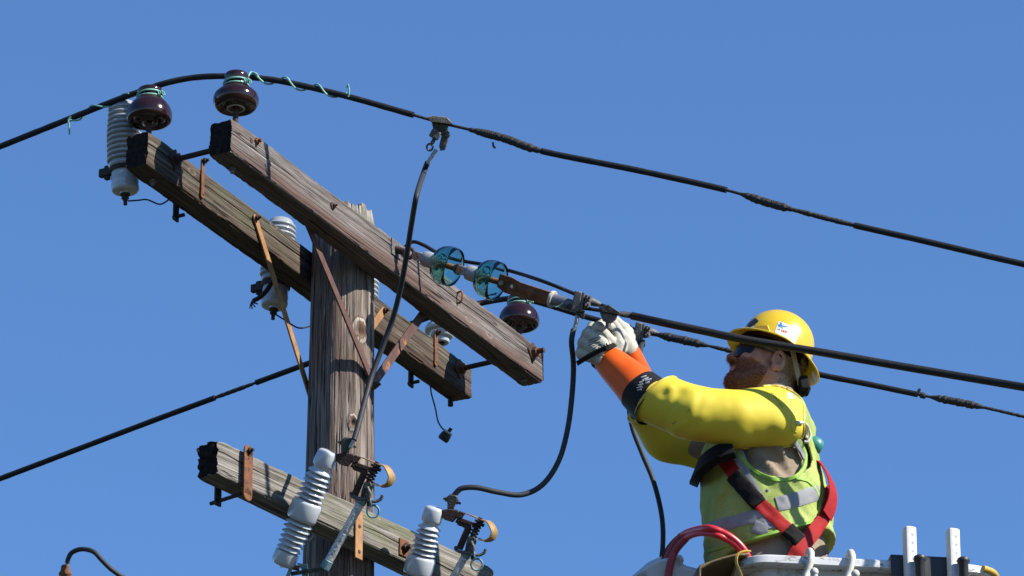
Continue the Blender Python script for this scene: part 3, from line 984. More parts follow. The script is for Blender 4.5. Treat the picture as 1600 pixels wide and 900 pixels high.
for (xa, xb, r1, sd) in ((336, 398, .0072, 15), (1022, 1108, .0135, 5), (1106, 1228, .0075, 6), (1434, 1450, .010, 7), (1453, 1538, .0125, 8), (1536, 2300, .0065, 9)):
    pth = resample(seg_between(WC, xa, xb), .003)
    part('taped_splice', MB().tube(pth, bumpy(pth, .005, r1, sd), 12), MT['tape'], rC)
q = P(1437, 614, dR - .5)
part('tape_tail', MB().ribbon(spline([q, q + UU * .008 - XX * .004, q + UU * .012 + XX * .003]), [VV * -1] * 17, .008, .002), MT['tape'], rC)

# dead-end string in the middle phase
SA = face1(617, 389, PR + AW)
SB = P(905, 481, depth_of(SA) - .31)
SD = depth_of(SB)
ax = nrm(SB - SA)
def onax(px):                      # point on the string's axis in a pixel column
    lo, hi = 0., 3.
    for _ in range(50):
        t = (lo + hi) / 2
        rel = SA + ax * t - CAM
        if 800 + FPX * rel[0] / (rel @ VV) < px: lo = t
        else: hi = t
    return SA + ax * t
anc = T('eye_bolt', 'dark eye bolt and plate anchoring the glass insulator string to the arm', 'bolt', SA)
part('plate', MB().box(SA + N1 * .003, .055, .055, .006, (D1, ZZ, N1)), MT['cast'], anc, bevel=.001)
part('eye', MB().tube(spline([SA, SA + ax * .022, onax(634)]), [.013] * 9 + [.011] * 8 if False else .012, 10), MT['rust_dark'], anc)
part('ring', MB().ring(onax(639) , nrm(np.cross(ax, ZZ)), .016, .006, 24, 8), MT['rust_dark'], anc)
BELLG = [(.012, .016), (.022, .004), (.036, .002), (.048, .009), (.057, .022), (.0615, .038), (.062, .054), (.0605, .068), (.0590, .0705), (.0572, .068), (.0585, .054), (.058, .039), (.0535, .025), (.045, .014), (.034, .008), (.024, .010), (.013, .022), (.012, .016)]
def glass_unit(label, px_cap, px_bell, px_end):
    c, b, e = onax(px_cap), onax(px_bell), onax(px_end)
    r = T('glass_insulator', label, 'insulator', c, 'teal glass insulators of the dead-end string')
    L_ = np.linalg.norm(b - c)
    part('cap', MB().lathe([(0, .012), (.017, .012), (.0235, .016), (.0245, L_ * .5), (.026, L_ + .006), (.020, L_ + .014), (0, L_ + .012)], c, ax, 32), MT['capgrey'], r, smooth=60)
    side = nrm(np.cross(ax, VV))
    for s in (-1, 1):
        part('clevis_ear', MB().bar(c - ax * .026 + VV * .010 * s, c + ax * .018 + VV * .010 * s, .028, .006, VV), MT['capgrey'], r, bevel=.002)
    part('clevis_pin', MB().tube([c - ax * .014 - VV * .020, c - ax * .014 + VV * .02], .008, 12), MT['rust'], r)
    part('glass_bell', MB().lathe(BELLG, b, ax, 64), MT['glass'], r, smooth=80)
    part('stem', MB().tube([b + ax * .008, e - ax * .012], .0095, 14), MT['rust'], r)
    part('stem_eye', MB().lathe([(0, -.010), (.016, -.010), (.018, 0), (.016, .010), (0, .010)], e - ax * .006, VV, 20), MT['rust_dark'], r)
    return r
glass_unit('teal glass bell insulator nearest the arm, with grey cap', 656, 680, 719)
glass_unit('teal glass bell insulator joined to the rusty strain clamp', 724, 748, 790)
# rusty strain clamp with grey sleeve
c0, c1, c2 = onax(783), onax(812), onax(861)
up = nrm(UU - ax * (UU @ ax))
r = T('strain_clamp', 'rusty steel dead-end clamp holding the middle wire sleeve', 'clamp', c0)
mb = MB()
for s in (-1, 1):
    pl = [c0 - ax * .012 + up * .026, c0 + ax * .03 + up * .027, c1 + up * .020, c2 + up * .020, c2 - up * .022, c1 - up * .026, c0 + ax * .02 - up * .026, c0 - ax * .012 - up * .015]
    mb.prism([q - VV * .016 * s for q in pl], VV * .005)
part('jaw', mb, MT['rust'], r, bevel=.0015)
part('tunnel', MB().lathe([(0, 0), (.018, 0), (.020, .01), (.021, np.linalg.norm(c2 - c1)), (.016, np.linalg.norm(c2 - c1) + .002), (0, np.linalg.norm(c2 - c1))], c1 , ax, 24), MT['rust'], r)
part('collar', MB().lathe([(.017, 0), (.026, .0), (.027, .006), (.025, .010), (.017, .010)], c2, ax, 28), MT['white_ring'], r)
part('hole', MB().lathe([(0, 0), (.006, 0), (.006, .002), (0, .002)], c0 + ax * .04 - VV * .018, -VV, 16), MT['sticker'], r)
part('pin', MB().tube([c0 - VV * .028, c0 + VV * .028], .008, 12), MT['galv'], r)
part('grey_sleeve', MB().tube([c2, onax(898)], [.0185, .0175], 24), MT['sleeve_grey'], r)
part('wire_end', MB().tube(spline([P(868, 480, SD), P(874, 478, SD), P(880, 473, SD)]), .0024, 7), MT['tie'], r)

# middle wire to the right
WB = [(900, 480, SD + .01), (930, 484, SD - .02), (960, 489, SD - .05), (985, 493, 17.22), (1040, 505, 17.15), (1100, 517.5, 17.11), (1160, 530, 17.07), (1280, 550, 17.02), (1400, 571, 16.965), (1500, 588, 16.90), (1600, 605, 16.80), (1720, 625, 16.60), (1900, 655, 16.38), (2300, 720, 16.0)]
rB = T('line_conductor', 'thick middle black wire crossing in front of the yellow hard hat', 'wire', P(*WB[0]), 'line wires')
part('core', MB().tube(seg_between(WB, 895, 1010), .0062, 8), MT['bare'], rB)
pth = seg_between(WB, 986, 2300)
part('covering', MB().tube(pth, bumpy(pth, .0122, .0122, 2, False, 10, .03), 14), MT['rubber'], rB)
pth = resample(seg_between(WB, 968, 994), .003)
part('frayed_end', MB().tube(pth, bumpy(pth, .005, .0095, 12, True, 120, .4), 10), MT['tape'], rB)

WJ = [(600, 440, 17.75), (626, 408, 17.72), (632, 388, 17.70), (645, 378, 17.68), (662, 383, 17.66), (690, 398, 17.63), (725, 408, 17.6), (760, 414, 17.56), (800, 424, 17.55), (850, 440, SD + .12), (900, 460, SD + .06), (935, 475, SD), (955, 482, SD - .04)]
tag(part('jumper_wire', MB().tube(wirepath(WJ), .0060, 10), MT['rubber']), 'thin black wire curving from the arm, behind the glass bells, to the gripped clamp', 'wire')

# ---------------------------------------------------------------- hot-line clamps
def Bx(x, y, d):
    return P(x, y, d)
def pxbox(mb, x0, y0, x1, y1, d, thick, tilt=0):
    c = P((x0 + x1) / 2, (y0 + y1) / 2, d)
    k = d / FPX
    a = nrm(XX * math.cos(tilt) - UU * math.sin(tilt)); u = nrm(UU * math.cos(tilt) + XX * math.sin(tilt))
    return mb.box(c, (x1 - x0) * k, (y1 - y0) * k, thick, (a, u, -VV))
dA = dI - .20
k_ = dA / FPX
r = T('tap_clamp', 'grey roofed tap clamp hanging from the topmost wire', 'clamp', P(688, 205, dA), 'tap clamps on the wires')
sl_ = nrm(P(707, 197, dA - .015) - P(669, 186, dA + .015))
rn = nrm(UU - sl_ * (UU @ sl_))
mb = MB()
mb.prism([P(669, 184, dA) - VV * .03, P(676, 181, dA), P(698, 183, dA), P(707, 192, dA) - VV * .0, P(705, 195, dA), P(672, 190, dA)], VV * .05)
part('roof', mb, MT['cast'], r, bevel=.002)
mb = MB().prism([P(674, 189, dA), P(701, 195, dA), P(699, 208, dA), P(690, 212, dA), P(678, 206, dA)], VV * .034)
part('body', mb, MT['cast_dark'], r, bevel=.003)
mb = MB(); pxbox(mb, 672, 203, 688, 217, dA - .01, .03, .5); part('keeper', mb, MT['cast'], r, bevel=.004)
mb = MB().prism([P(692, 204, dA), P(703, 206, dA), P(702, 214, dA), P(696, 234, dA), P(688, 236, dA), P(686, 228, dA)], VV * .026)
part('jaw', mb, MT['cast'], r, bevel=.003)
part('nut', MB().bolt(P(699, 212, dA - .02), -VV, .008, .006), MT['cast_dark'], r)
part('nut', MB().bolt(P(692, 229, dA - .018), -VV, .007, .006), MT['cast_dark'], r)
part('eye_screw', MB().tube([P(682, 210, dA - .01), P(675, 224, dA - .014)], .006, 10), MT['cast'], r)
part('eye', MB().ring(P(671.5, 230, dA - .015), nrm(-VV + XX * .5), .0098, .0034, 22, 8), MT['cast'], r)

def plate_clamp(label, ox, oy, d, s=1.0):
    """two-bolt clamp; pixel offsets are measured on the one right of the glove"""
    f = lambda x, y, dd=0: P(ox + (x - 1000) * s, oy + (y - 520) * s, d + dd)
    r = T('bolted_clamp', label, 'clamp', f(1000, 520), 'tap clamps on the wires')
    part('plate', MB().prism([f(994, 503), f(1004, 505), f(1000, 533), f(988, 531)], VV * .05), MT['cast'], r, bevel=.003)
    part('plate', MB().prism([f(1004, 505, .004), f(1008, 506, .004), f(1004, 533, .004), f(1000, 532, .004)], VV * .056), MT['cast'], r, bevel=.002)
    part('body', MB().prism([f(1007, 508), f(1017, 511), f(1015, 527), f(1005, 529)], VV * .04), MT['cast'], r, bevel=.004)
    part('snout', MB().tube([f(1012, 517), f(1022, 520), f(1030, 523)], [.013, .012, .007], 12), MT['cast'], r)
    part('bolt', MB().bolt(f(989, 526), nrm(f(980, 526) - f(989, 526)), .011, .010), MT['cast_dark'], r)
    part('bolt', MB().bolt(f(1011, 513, -.02), nrm(XX - VV), .009, .008), MT['cast'], r)
    part('bolt', MB().bolt(f(1009, 523, -.02), nrm(XX - VV), .009, .008), MT['cast'], r)
    part('lower_jaw', MB().prism([f(995, 529), f(1008, 531), f(1008, 541), f(1004, 544), f(1002, 540), f(996, 540)], VV * .03), MT['cast_dark'], r, bevel=.003)
    return r
plate_clamp('grey bolted clamp between the worker\'s gloves and the taped splice', 1000, 520, dR - .17)
plate_clamp('grey bolted clamp at the end of the strain clamp sleeve, left of the glove', 905, 473, SD - .01, 1.12)
# roofed clamp in the worker's hands
dG = SD - .06
r = T('tap_clamp', 'dark roofed tap clamp gripped by the worker\'s gloves', 'clamp', P(953, 490, dG), 'tap clamps on the wires')
part('roof', MB().prism([P(935, 480, dG), P(951, 476, dG), P(969, 488, dG), P(966, 492, dG), P(940, 487, dG)], VV * .05), MT['cast_dark'], r, bevel=.002)
part('body', MB().prism([P(936, 485, dG), P(966, 492, dG), P(962, 500, dG), P(954, 506, dG), P(942, 502, dG)], VV * .036), MT['cast'], r, bevel=.003)
part('screw', MB().tube([P(950, 500, dG - .01), P(951, 513, dG - .015)], .0085, 12), MT['cast'], r)

# ---------------------------------------------------------------- jumper cables
def cable(label, pts, r=.0086, strip=None, name='jumper_cable'):
    t = T(name, label, 'cable', P(*pts[0]), 'grey jumper cables')
    part('covering', MB().tube(wirepath(pts, 12), r, 14), MT['cable'], t)
    for s in (strip or []):
        pth = resample(wirepath(s, 8), .003)
        part('bare_end', MB().tube(pth, bumpy(pth, .0055, .0062, 3, False, 200, .25), 10), MT['strip'], t)
    return t
CUT1, CUT2 = (514.5, 704, 16.68), (680, 792, 17.02)
cable('grey cable dropping from the topmost wire past the arms to the left cutout', [(668, 254, dA - .01), (662, 270, dA), (651, 305, 16.5), (643, 350, 16.6), (636, 395, 16.72), (627, 445, 16.8), (614, 497, 16.85), (596, 546, 16.85), (580, 590, 16.82), (569, 630, 16.76), (561, 660, 16.7), (553, 688, 16.66)], .0084, [[(682, 234, dA - .008), (675, 244, dA - .01), (667, 257, dA - .01)], [(553, 688, 16.66), (547, 700, 16.66)]])
cable('grey cable looping from the left bolted clamp down to the right cutout', [(896, 515, SD - .02), (893, 535, SD - .04), (896, 570, 17.24), (894, 615, 17.2), (887, 670, 17.16), (873, 720, 17.12), (848, 757, 17.08), (815, 773, 17.05), (778, 769, 17.03), (745, 762, 17.02), (722, 763, 17.02), (712, 771, 17.02), (708, 777, 17.02)], .0084, [[(902, 493, SD - .02), (900, 505, SD - .02), (896, 519, SD - .02)]])
cable('grey cable hanging behind the gloves down to the boom tip', [(1003, 536, dR - .17), (998, 560, 17.85), (988, 600, 17.8), (983, 632, 17.75), (988, 668, 17.7), (1003, 708, 17.65), (1021, 752, 17.6), (1033, 800, 17.55), (1036, 840, 17.5), (1032, 880, 17.45), (1015, 930, 17.4)], .0080)
r = cable('grey cable bent over at the lower left frame edge', [(105, 880, 16.5), (107, 872, 16.5), (113, 863, 16.5), (128, 858, 16.48), (146, 862, 16.46), (160, 876, 16.45), (176, 891, 16.45), (200, 906, 16.47), (260, 935, 16.6), (360, 985, 16.85), (470, 1040, 17.2)], .0072, [[(105, 890, 16.5), (105, 880, 16.5)]])
part('terminal', MB().lathe([(0, 0), (.018, 0), (.020, .008), (.014, .016), (.012, .03), (.006, .034), (0, .034)], P(102, 900, 16.5), UU, 16), MT['rust'], r)
part('lead', MB().tube(spline([P(101, 898, 16.5), P(100, 940, 16.5), P(180, 1010, 16.7), P(470, 1080, 17.3)]), .009, 10), MT['cable'], r)

# ---------------------------------------------------------------- lightning arresters
def arrester(label, top, bot, pt, sheds=True, lead=None, s=1.0):
    """top / bot: world points of the axis; housing above the band, ground cap below"""
    ax_ = nrm(bot - top)
    L_ = np.linalg.norm(bot - top)
    r = T('surge_arrester', label, 'arrester', bot, 'grey surge arresters on the rear arm')
    pr = [(0, 0), (.020, .002), (.034, .008), (.040, .016), (.041, .022)]
    n = 11
    for i in range(n):
        h0 = .024 + i * .0165
        rr = .048 + .0012 * min(i, 5)
        pr += [(.043, h0), (rr, h0 + .004), (rr + .001, h0 + .008), (rr - .001, h0 + .0115), (.044, h0 + .013)]
    h0 = .024 + n * .0165
    pr += [(.050, h0 + .004), (.050, h0 + .012), (.043, h0 + .020), (.042, L_ * .70)]
    part('housing', MB().lathe([(a * s, b) for a, b in pr], top, ax_, 44), MT['grey_porcelain'], r, smooth=60)
    hb = L_ * .70
    part('band', MB().lathe([(.042 * s, hb), (.0465 * s, hb), (.0465 * s, hb + .026), (.042 * s, hb + .026)], top, ax_, 36), MT['rust_dark'], r)
    q = top + ax_ * (hb + .013)
    part('band_lug', MB().box(q - N1 * .055 - XX * .01, .045, .016, .026, (N1, D1, ZZ)), MT['dark_metal'], r, bevel=.002)
    part('band_lug', MB().box(q - N1 * .062, .016, .016, .045, (N1, D1, ZZ)), MT['dark_metal'], r, bevel=.002)
    part('support_arm', MB().box(q + N1 * .055, .045, .02, .02, (N1, D1, ZZ)), MT['dark_metal'], r)
    h1 = hb + .024
    part('ground_cap', MB().lathe([(.041 * s, h1), (.0415 * s, h1 + .03), (.043 * s, h1 + .034), (.0415 * s, h1 + .038), (.0425 * s, h1 + .05), (.0430 * s, L_ - .010), (.041 * s, L_ - .003), (.037 * s, L_), (.018 * s, L_ - .002), (.016 * s, L_ + .006), (0, L_ + .006)], top, ax_, 40), MT['white_porcelain'], r, smooth=50)
    part('terminal', MB().lathe([(0, L_), (.014, L_), (.015, L_ + .012), (.010, L_ + .014), (.012, L_ + .022), (.009, L_ + .024), (.006, L_ + .03), (.006, L_ + .042), (0, L_ + .043)], top, ax_, 12), MT['rust_dark'], r)
    return r
dL = depth_of(iB) + .12
a1t, a1b = P(193, 158, dL + .06), P(195.5, 300, dL - .05)
r1 = arrester('grey ribbed surge arrester behind the left end of the mossy arm', a1t, a1b, None)
part('ground_lead', MB().tube(wirepath([(200, 314, dL - .05), (215, 313, dL - .06), (230, 312, dL - .06), (248, 319, dL - .05), (258, 316, dL - .04), (268, 308, dL - .02)]), .0026, 7), MT['dark_metal'], r1)
dM = depth_of(face1(430, 400, -PR - AW - .06))
a2t, a2b = P(440, 341, dM + .07), P(428, 480, dM - .05)
r2 = arrester('grey ribbed surge arrester behind the mossy arm, left of the pole', a2t, a2b, None)
part('ground_lead', MB().tube(wirepath([(432, 492, dM - .05), (445, 500, dM - .06), (465, 512, dM - .04), (480, 511, dM), (495, 506, dM + .05)]), .0026, 7), MT['dark_metal'], r2)
part('line_lead', MB().tube(wirepath([(428, 435, dM - .10), (418, 452, dM - .11), (408, 463, dM - .11), (396, 470, dM - .1)]), .0075, 9), MT['rubber'], r2)
mb = MB()
for (x, y) in ((390, 482), (394, 483), (399, 480), (403, 475)):
    mb.tube(wirepath([(397, 469, dM - .1), (393, 472, dM - .1), (x, y, dM - .1)]), .0022, 6)
part('frayed_strands', mb, MT['dark_metal'], r2)
dN = depth_of(face1(566, 440, -PR - AW - .06))
r3 = arrester('surge arrester almost hidden behind the pole', P(569, 392, dN + .07), P(562, 528, dN - .05), None)

# hanging blown disconnector
dH = depth_of(face1(690, 600, -PR - AW / 2))
q = P(697, 682, dH)
r = T('hanging_disconnector', 'small dark disconnector cup dangling on a thin wire under the rear arm', 'disconnector', q)
part('lead', MB().tube(wirepath([(672, 598, dH), (674, 615, dH), (680, 637, dH), (684, 657, dH), (690, 668, dH), (697, 675, dH)]), .0026, 7), MT['dark_metal'], r)
ax_ = nrm(P(690, 690, dH) - P(704, 670, dH))
part('cup', MB().lathe([(0, .004), (.013, .004), (.017, .012), (.019, .028), (.016, .036), (0, .034)], P(701, 674, dH), ax_, 20), MT['dark_metal'], r)
part('washer', MB().lathe([(0, 0), (.014, 0), (.018, .004), (.014, .008), (0, .008)], P(701, 674, dH), ax_, 18), MT['white_ring'], r)
part('stud', MB().tube([P(701, 675, dH), P(705, 669, dH)], .006, 8), MT['dark_metal'], r)

# ---------------------------------------------------------------- fuse cutouts on the low arm
def cutout(label, cx, cy, d, s, bot):
    L = lambda x, y, dz=0: P(cx + (x - 680) * s, cy + (y - 792) * s, d - dz)
    k = s * d / FPX
    top = L(680, 792)
    b = P(bot[0], bot[1], d + .03)
    ax_ = nrm(b - top)
    Ln = np.linalg.norm(b - top)
    u = Ln / 195.
    r = T('fuse_cutout', label, 'cutout', top, 'porcelain fuse cutouts on the low arm')
    q = u
    pr = [(0, 0), (11.5 * q, .3 * q), (14.8 * q, 1.8 * q), (16.6 * q, 5.5 * q), (17.6 * q, 22 * q), (16.6 * q, 26 * q), (13 * q, 29.5 * q)]
    for i in range(6):
        h = 32 + i * 8.6
        e = (0, 1, 2, 2.5, 3, 3)[i] * .8
        pr += [(13.5 * q, h * q), (17.5 * q, (h + 2.2) * q), ((19.5 + e) * q, (h + 4.6) * q), ((19.8 + e) * q, (h + 5.8) * q), ((18 + e) * q, (h + 6.6) * q), (14 * q, (h + 7.6) * q)]
    pr += [(16 * q, 84 * q), (23 * q, 86 * q), (24.5 * q, 90 * q), (24.5 * q, 112 * q), (23 * q, 117 * q), (17 * q, 119 * q)]
    for i in range(6):
        h = 119 + i * 8.6
        e = (3, 3, 2.5, 2, 1, 0)[i] * .8
        pr += [(14 * q, h * q), (17.5 * q, (h + 2.2) * q), ((19.5 + e) * q, (h + 4.6) * q), ((19.8 + e) * q, (h + 5.8) * q), ((18 + e) * q, (h + 6.6) * q), (14 * q, (h + 7.6) * q)]
    pr += [(15 * q, 170.5 * q), (19 * q, 172 * q), (19.5 * q, 186 * q), (17.5 * q, 193 * q), (12 * q, 195 * q), (0, 195 * q)]
    part('porcelain', MB().lathe(pr, top, ax_, 48), MT['white_porcelain'], r, smooth=60)
    # upper contact assembly
    part('contact_block', MB().prism([L(690, 797), L(703, 795), L(716, 797), L(717, 806), L(708, 816), L(695, 812), L(690, 806)], VV * .035), MT['rust_dark'], r, bevel=.002)
    o = part('terminal_clamp', MB().prism([L(699, 797), L(699, 786), L(697, 778), L(703, 772), L(714, 774), L(716, 780), L(711, 790), L(708, 798)], VV * .026), MT['cast_dark'], r, bevel=.003)
    part('nut', MB().bolt(L(699, 780), nrm(L(690, 778) - L(699, 780)), .008, .006), MT['cast_dark'], o)
    part('nut', MB().bolt(L(712, 784), nrm(L(720, 787) - L(712, 784)), .007, .008), MT['cast_dark'], o)
    hp = spline([L(716, 799), L(735, 804), L(752, 811), L(763, 815), L(770, 823), L(773, 833), L(768, 842), L(757, 845.5), L(746, 842)], 6)
    nv = [nrm(np.cross(nrm(VV * .8 + XX * .55 - UU * .15), hp[min(i + 1, len(hp) - 1)] - hp[max(0, i - 1)])) for i in range(len(hp))]
    wv = [.020 if i < 12 else .034 for i in range(len(hp))]
    part('hood', MB().ribbon(hp, nv, wv, .0028), MT['brass'], r, smooth=40)
    part('hood_rib', MB().prism([L(712, 806), L(718, 798.5), L(728, 802), L(722, 809)], VV * .036), MT['rust_dark'], r, bevel=.001)
    part('guide_bar', MB().bar(L(714, 810), L(743, 820), .010, .02, VV), MT['rust_dark'], r, bevel=.001)
    part('guide_bar', MB().bar(L(712, 814), L(728, 824), .008, .016, VV), MT['rust_dark'], r, bevel=.001)
    part('guide_pin', MB().tube([L(721, 806), L(719, 822)], .005, 8), MT['rust_dark'], r)
    ha, hb_ = L(750, 812), L(738, 838)
    path = []
    hd = nrm(hb_ - ha); h1 = nrm(VV - hd * (VV @ hd)); h2 = np.cross(hd, h1)
    for i in range(90):
        t = i / 89.
        a = t * 2 * math.pi * 5.5
        path.append(ha + (hb_ - ha) * t + (6.2 * k) * (math.cos(a) * h1 + math.sin(a) * h2))
    part('spring', MB().tube(path, 1.5 * k, 7), MT['dark_metal'], r)
    part('plunger', MB().tube([ha + (ha - hb_) * .12, hb_ + (hb_ - ha) * .15], 3.6 * k, 10), MT['rust_dark'], r)
    part('plunger_nut', MB().bolt(L(749, 818), nrm(L(757, 822) - L(749, 818)), 5 * k, 4 * k), MT['rust_dark'], r)
    part('hanger_arm', MB().ribbon(spline([L(716, 815), L(727, 820), L(731, 824), L(727, 835), L(717, 858)], 5), [nrm(-VV + XX * .35)] * 21, .020, .006), MT['rust_dark'], r)
    part('casting', MB().prism([L(732, 838), L(742, 838), L(745, 846), L(737, 864), L(726, 862), L(728, 850)], VV * .03), MT['cast_dark'], r, bevel=.004)
    part('attachment_hook', MB().tube(spline([L(736, 846, .02), L(740, 856, .022), L(736, 863, .02), L(722, 863, .01), L(713, 859, .0), L(712, 855, -.01)]), 2.6 * k, 9), MT['cast'], r)
    part('attachment_hook', MB().tube(spline([L(740, 866, .01), L(748, 867.5, .012), L(756, 864, .012), L(759, 858, .012)]), 2.4 * k, 9), MT['cast'], r)
    rg = part('pull_ring', MB().ring(L(745, 882, .01), -VV + XX * .2, 9 * k, 1.7 * k, 30, 9), MT['verdi'], r)
    part('ring_stem', MB().tube([L(738.5, 858, .012), L(742.5, 873, .012)], 2.2 * k, 9), MT['verdi'], rg)
    part('ring_stem', MB().prism([L(737, 864, .008), L(741, 872, .008), L(739, 880, .008), L(735, 872, .008)], VV * .008), MT['cast_dark'], rg)
    # fuse tube
    fa = L(730, 864)
    fb = fa + nrm(L(706, 907) - fa) * 118 * k
    pth = resample([fa, fb], .004)
    tm = MB().tube(resample([fa, fb], .0025), 6.3 * k, 28)
    tv = np.array(tm.v)
    axf = nrm(fb - fa)
    for i_, p_ in enumerate(tv):
        rel = p_ - fa
        rad = rel - axf * (rel @ axf)
        w_ = noise.noise(tuple(p_ * 70)) * .10 + abs(noise.noise(tuple(p_ * 130 + 5))) * .16
        tv[i_] = p_ + rad * (w_ - .05)
    tm.v = [tuple(p_) for p_ in tv]
    part('fuse_tube', tm, MT['foil'], r, smooth=180)
    part('ferrule', MB().lathe([(0, -.004), (7 * k, -.002), (7.4 * k, 7 * k), (6.3 * k, 9 * k)], fa, nrm(fb - fa), 20), MT['verdi'], r)
    part('ferrule', MB().lathe([(6.3 * k, 0), (7.4 * k, 1 * k), (7.4 * k, 14 * k), (0, 15 * k)], fb - nrm(fb - fa) * 14 * k, nrm(fb - fa), 20), MT['verdi'], r)
    # lower hinge
    e = b
    part('hinge_stud', MB().tube([e - XX * 2 * k + UU * 2 * k, e + XX * 26 * k - UU * 4 * k], 4 * k, 9), MT['rust'], r)
    part('hinge_lug', MB().prism([e + XX * 22 * k + UU * 4 * k, e + XX * 38 * k + UU * 2 * k, e + XX * 40 * k - UU * 22 * k, e + XX * 30 * k - UU * 20 * k, e + XX * 30 * k - UU * 6 * k], VV * .02), MT['verdi'], r, bevel=.002)
    part('hinge_lug', MB().prism([e + XX * 12 * k, e + XX * 17 * k - UU * 1 * k, e + XX * 10 * k - UU * 20 * k, e + XX * 4 * k - UU * 20 * k], VV * .03), MT['verdi'], r, bevel=.002)
    part('hinge_arm', MB().bar(e + XX * 14 * k - UU * 12 * k, fb, .012, .012, VV), MT['cast_dark'], r)
    # support: from the middle band back to the arm
    mid = top + ax_ * 101 * q
    back = mid + VV * .085
    part('support_bolt', MB().tube([mid + VV * .03, back], .010, 10), MT['rust_dark'], r)
    part('support_plate', MB().box(back - N2 * .01, .05, .06, .006, (D2, ZZ, N2)), MT['rust_dark'], r)
    return r
cutout('tilted grey porcelain fuse cutout in front of the pole', CUT1[0], CUT1[1], CUT1[2], 1.055, (440.5, 884))
cutout('tilted grey porcelain fuse cutout right of the pole, cut by the frame edge', CUT2[0], CUT2[1], CUT2[2], 1.0, (632, 968))

# ---------------------------------------------------------------- implicit-surface tools for the worker
def cap_(Pn, a, b, ra, rb):
    a, b = np.asarray(a, float), np.asarray(b, float)
    ab = b - a
    t = np.clip(((Pn - a) @ ab) / (ab @ ab + 1e-12), 0, 1)
    return np.linalg.norm(Pn - a - t[:, None] * ab, axis=1) - (ra + t * (rb - ra))
def ell_(Pn, c, r, ax=None):
    q = Pn - np.asarray(c, float)
    if ax is not None:
        q = q @ np.stack(ax, 1)
    r = np.asarray(r, float)
    k0 = np.linalg.norm(q / r, axis=1)
    k1 = np.linalg.norm(q / (r * r), axis=1)
    return k0 * (k0 - 1) / (k1 + 1e-9)
def smin(a, b, k):
    h = np.clip(.5 + .5 * (b - a) / k, 0, 1)
    return b + (a - b) * h - k * h * (1 - h)
def smax(a, b, k):
    return -smin(-a, -b, k)
_TAB = RNG.random((64, 64, 64))
def vnoise(Q):
    i = np.floor(Q).astype(int)
    f = Q - i
    f = f * f * (3 - 2 * f)
    g = lambda dx, dy, dz: _TAB[(i[:, 0] + dx) % 64, (i[:, 1] + dy) % 64, (i[:, 2] + dz) % 64]
    x0 = g(0, 0, 0) * (1 - f[:, 0]) + g(1, 0, 0) * f[:, 0]
    x1 = g(0, 1, 0) * (1 - f[:, 0]) + g(1, 1, 0) * f[:, 0]
    x2 = g(0, 0, 1) * (1 - f[:, 0]) + g(1, 0, 1) * f[:, 0]
    x3 = g(0, 1, 1) * (1 - f[:, 0]) + g(1, 1, 1) * f[:, 0]
    y0 = x0 * (1 - f[:, 1]) + x1 * f[:, 1]
    y1 = x2 * (1 - f[:, 1]) + x3 * f[:, 1]
    return (y0 * (1 - f[:, 2]) + y1 * f[:, 2]) * 2 - 1
def nets(sdf, lo, hi, h, newton=2):
    lo, hi = np.asarray(lo, float), np.asarray(hi, float)
    ax_ = [np.arange(lo[k], hi[k] + h, h) for k in range(3)]
    shp = tuple(len(a) for a in ax_)
    Gd = np.stack(np.meshgrid(*ax_, indexing='ij'), -1).reshape(-1, 3)
    Fv = np.concatenate([sdf(Gd[i:i + 300000]) for i in range(0, len(Gd), 300000)]).reshape(shp)
    del Gd
    S = Fv < 0
    cnt = np.zeros(tuple(s - 1 for s in shp), np.int8)
    for o in np.ndindex(2, 2, 2):
        cnt += S[o[0]:shp[0] - 1 + o[0], o[1]:shp[1] - 1 + o[1], o[2]:shp[2] - 1 + o[2]]
    act = (cnt > 0) & (cnt < 8)
    cells = np.argwhere(act)
    idx = -np.ones(act.shape, int)
    idx[act] = np.arange(len(cells))
    acc = np.zeros((len(cells), 3))
    num = np.zeros(len(cells))
    for a in range(3):
        b, c = (a + 1) % 3, (a + 2) % 3
        for ob in (0, 1):
            for oc in (0, 1):
                o = np.zeros(3, int); o[b] = ob; o[c] = oc
                e = o.copy(); e[a] = 1
                i0, i1 = cells + o, cells + e
                f0, f1 = Fv[i0[:, 0], i0[:, 1], i0[:, 2]], Fv[i1[:, 0], i1[:, 1], i1[:, 2]]
                mk = (f0 < 0) != (f1 < 0)
                t = np.where(mk, f0 / (f0 - f1 + 1e-15), 0)
                q = np.tile(o.astype(float), (len(cells), 1)); q[:, a] = t
                acc += q * mk[:, None]; num += mk
    V = lo + (cells + acc / num[:, None]) * h
    Fq = []
    for a in range(3):
        b, c = (a + 1) % 3, (a + 2) % 3
        sl0 = [slice(None)] * 3; sl1 = [slice(None)] * 3
        sl0[a] = slice(0, -1); sl1[a] = slice(1, None)
        s0, s1 = S[tuple(sl0)], S[tuple(sl1)]
        ed = np.argwhere(s0 != s1)
        ok = (ed[:, b] > 0) & (ed[:, c] > 0) & (ed[:, b] < shp[b] - 1) & (ed[:, c] < shp[c] - 1)
        ed = ed[ok]
        eb = np.zeros(3, int); eb[b] = 1
        ec = np.zeros(3, int); ec[c] = 1
        g = lambda q: idx[q[:, 0], q[:, 1], q[:, 2]]
        quad = np.stack([g(ed), g(ed - eb), g(ed - eb - ec), g(ed - ec)], 1)
        ins = S[ed[:, 0], ed[:, 1], ed[:, 2]]
        quad[~ins] = quad[~ins][:, ::-1]
        Fq.append(quad)
    Fq = np.concatenate(Fq)
    Fq = Fq[(Fq >= 0).all(1)]
    for _ in range(newton):
        d = sdf(V)
        g = grad(sdf, V)
        V = V - np.clip(d, -h, h)[:, None] * g
    return V, Fq[:, ::-1]
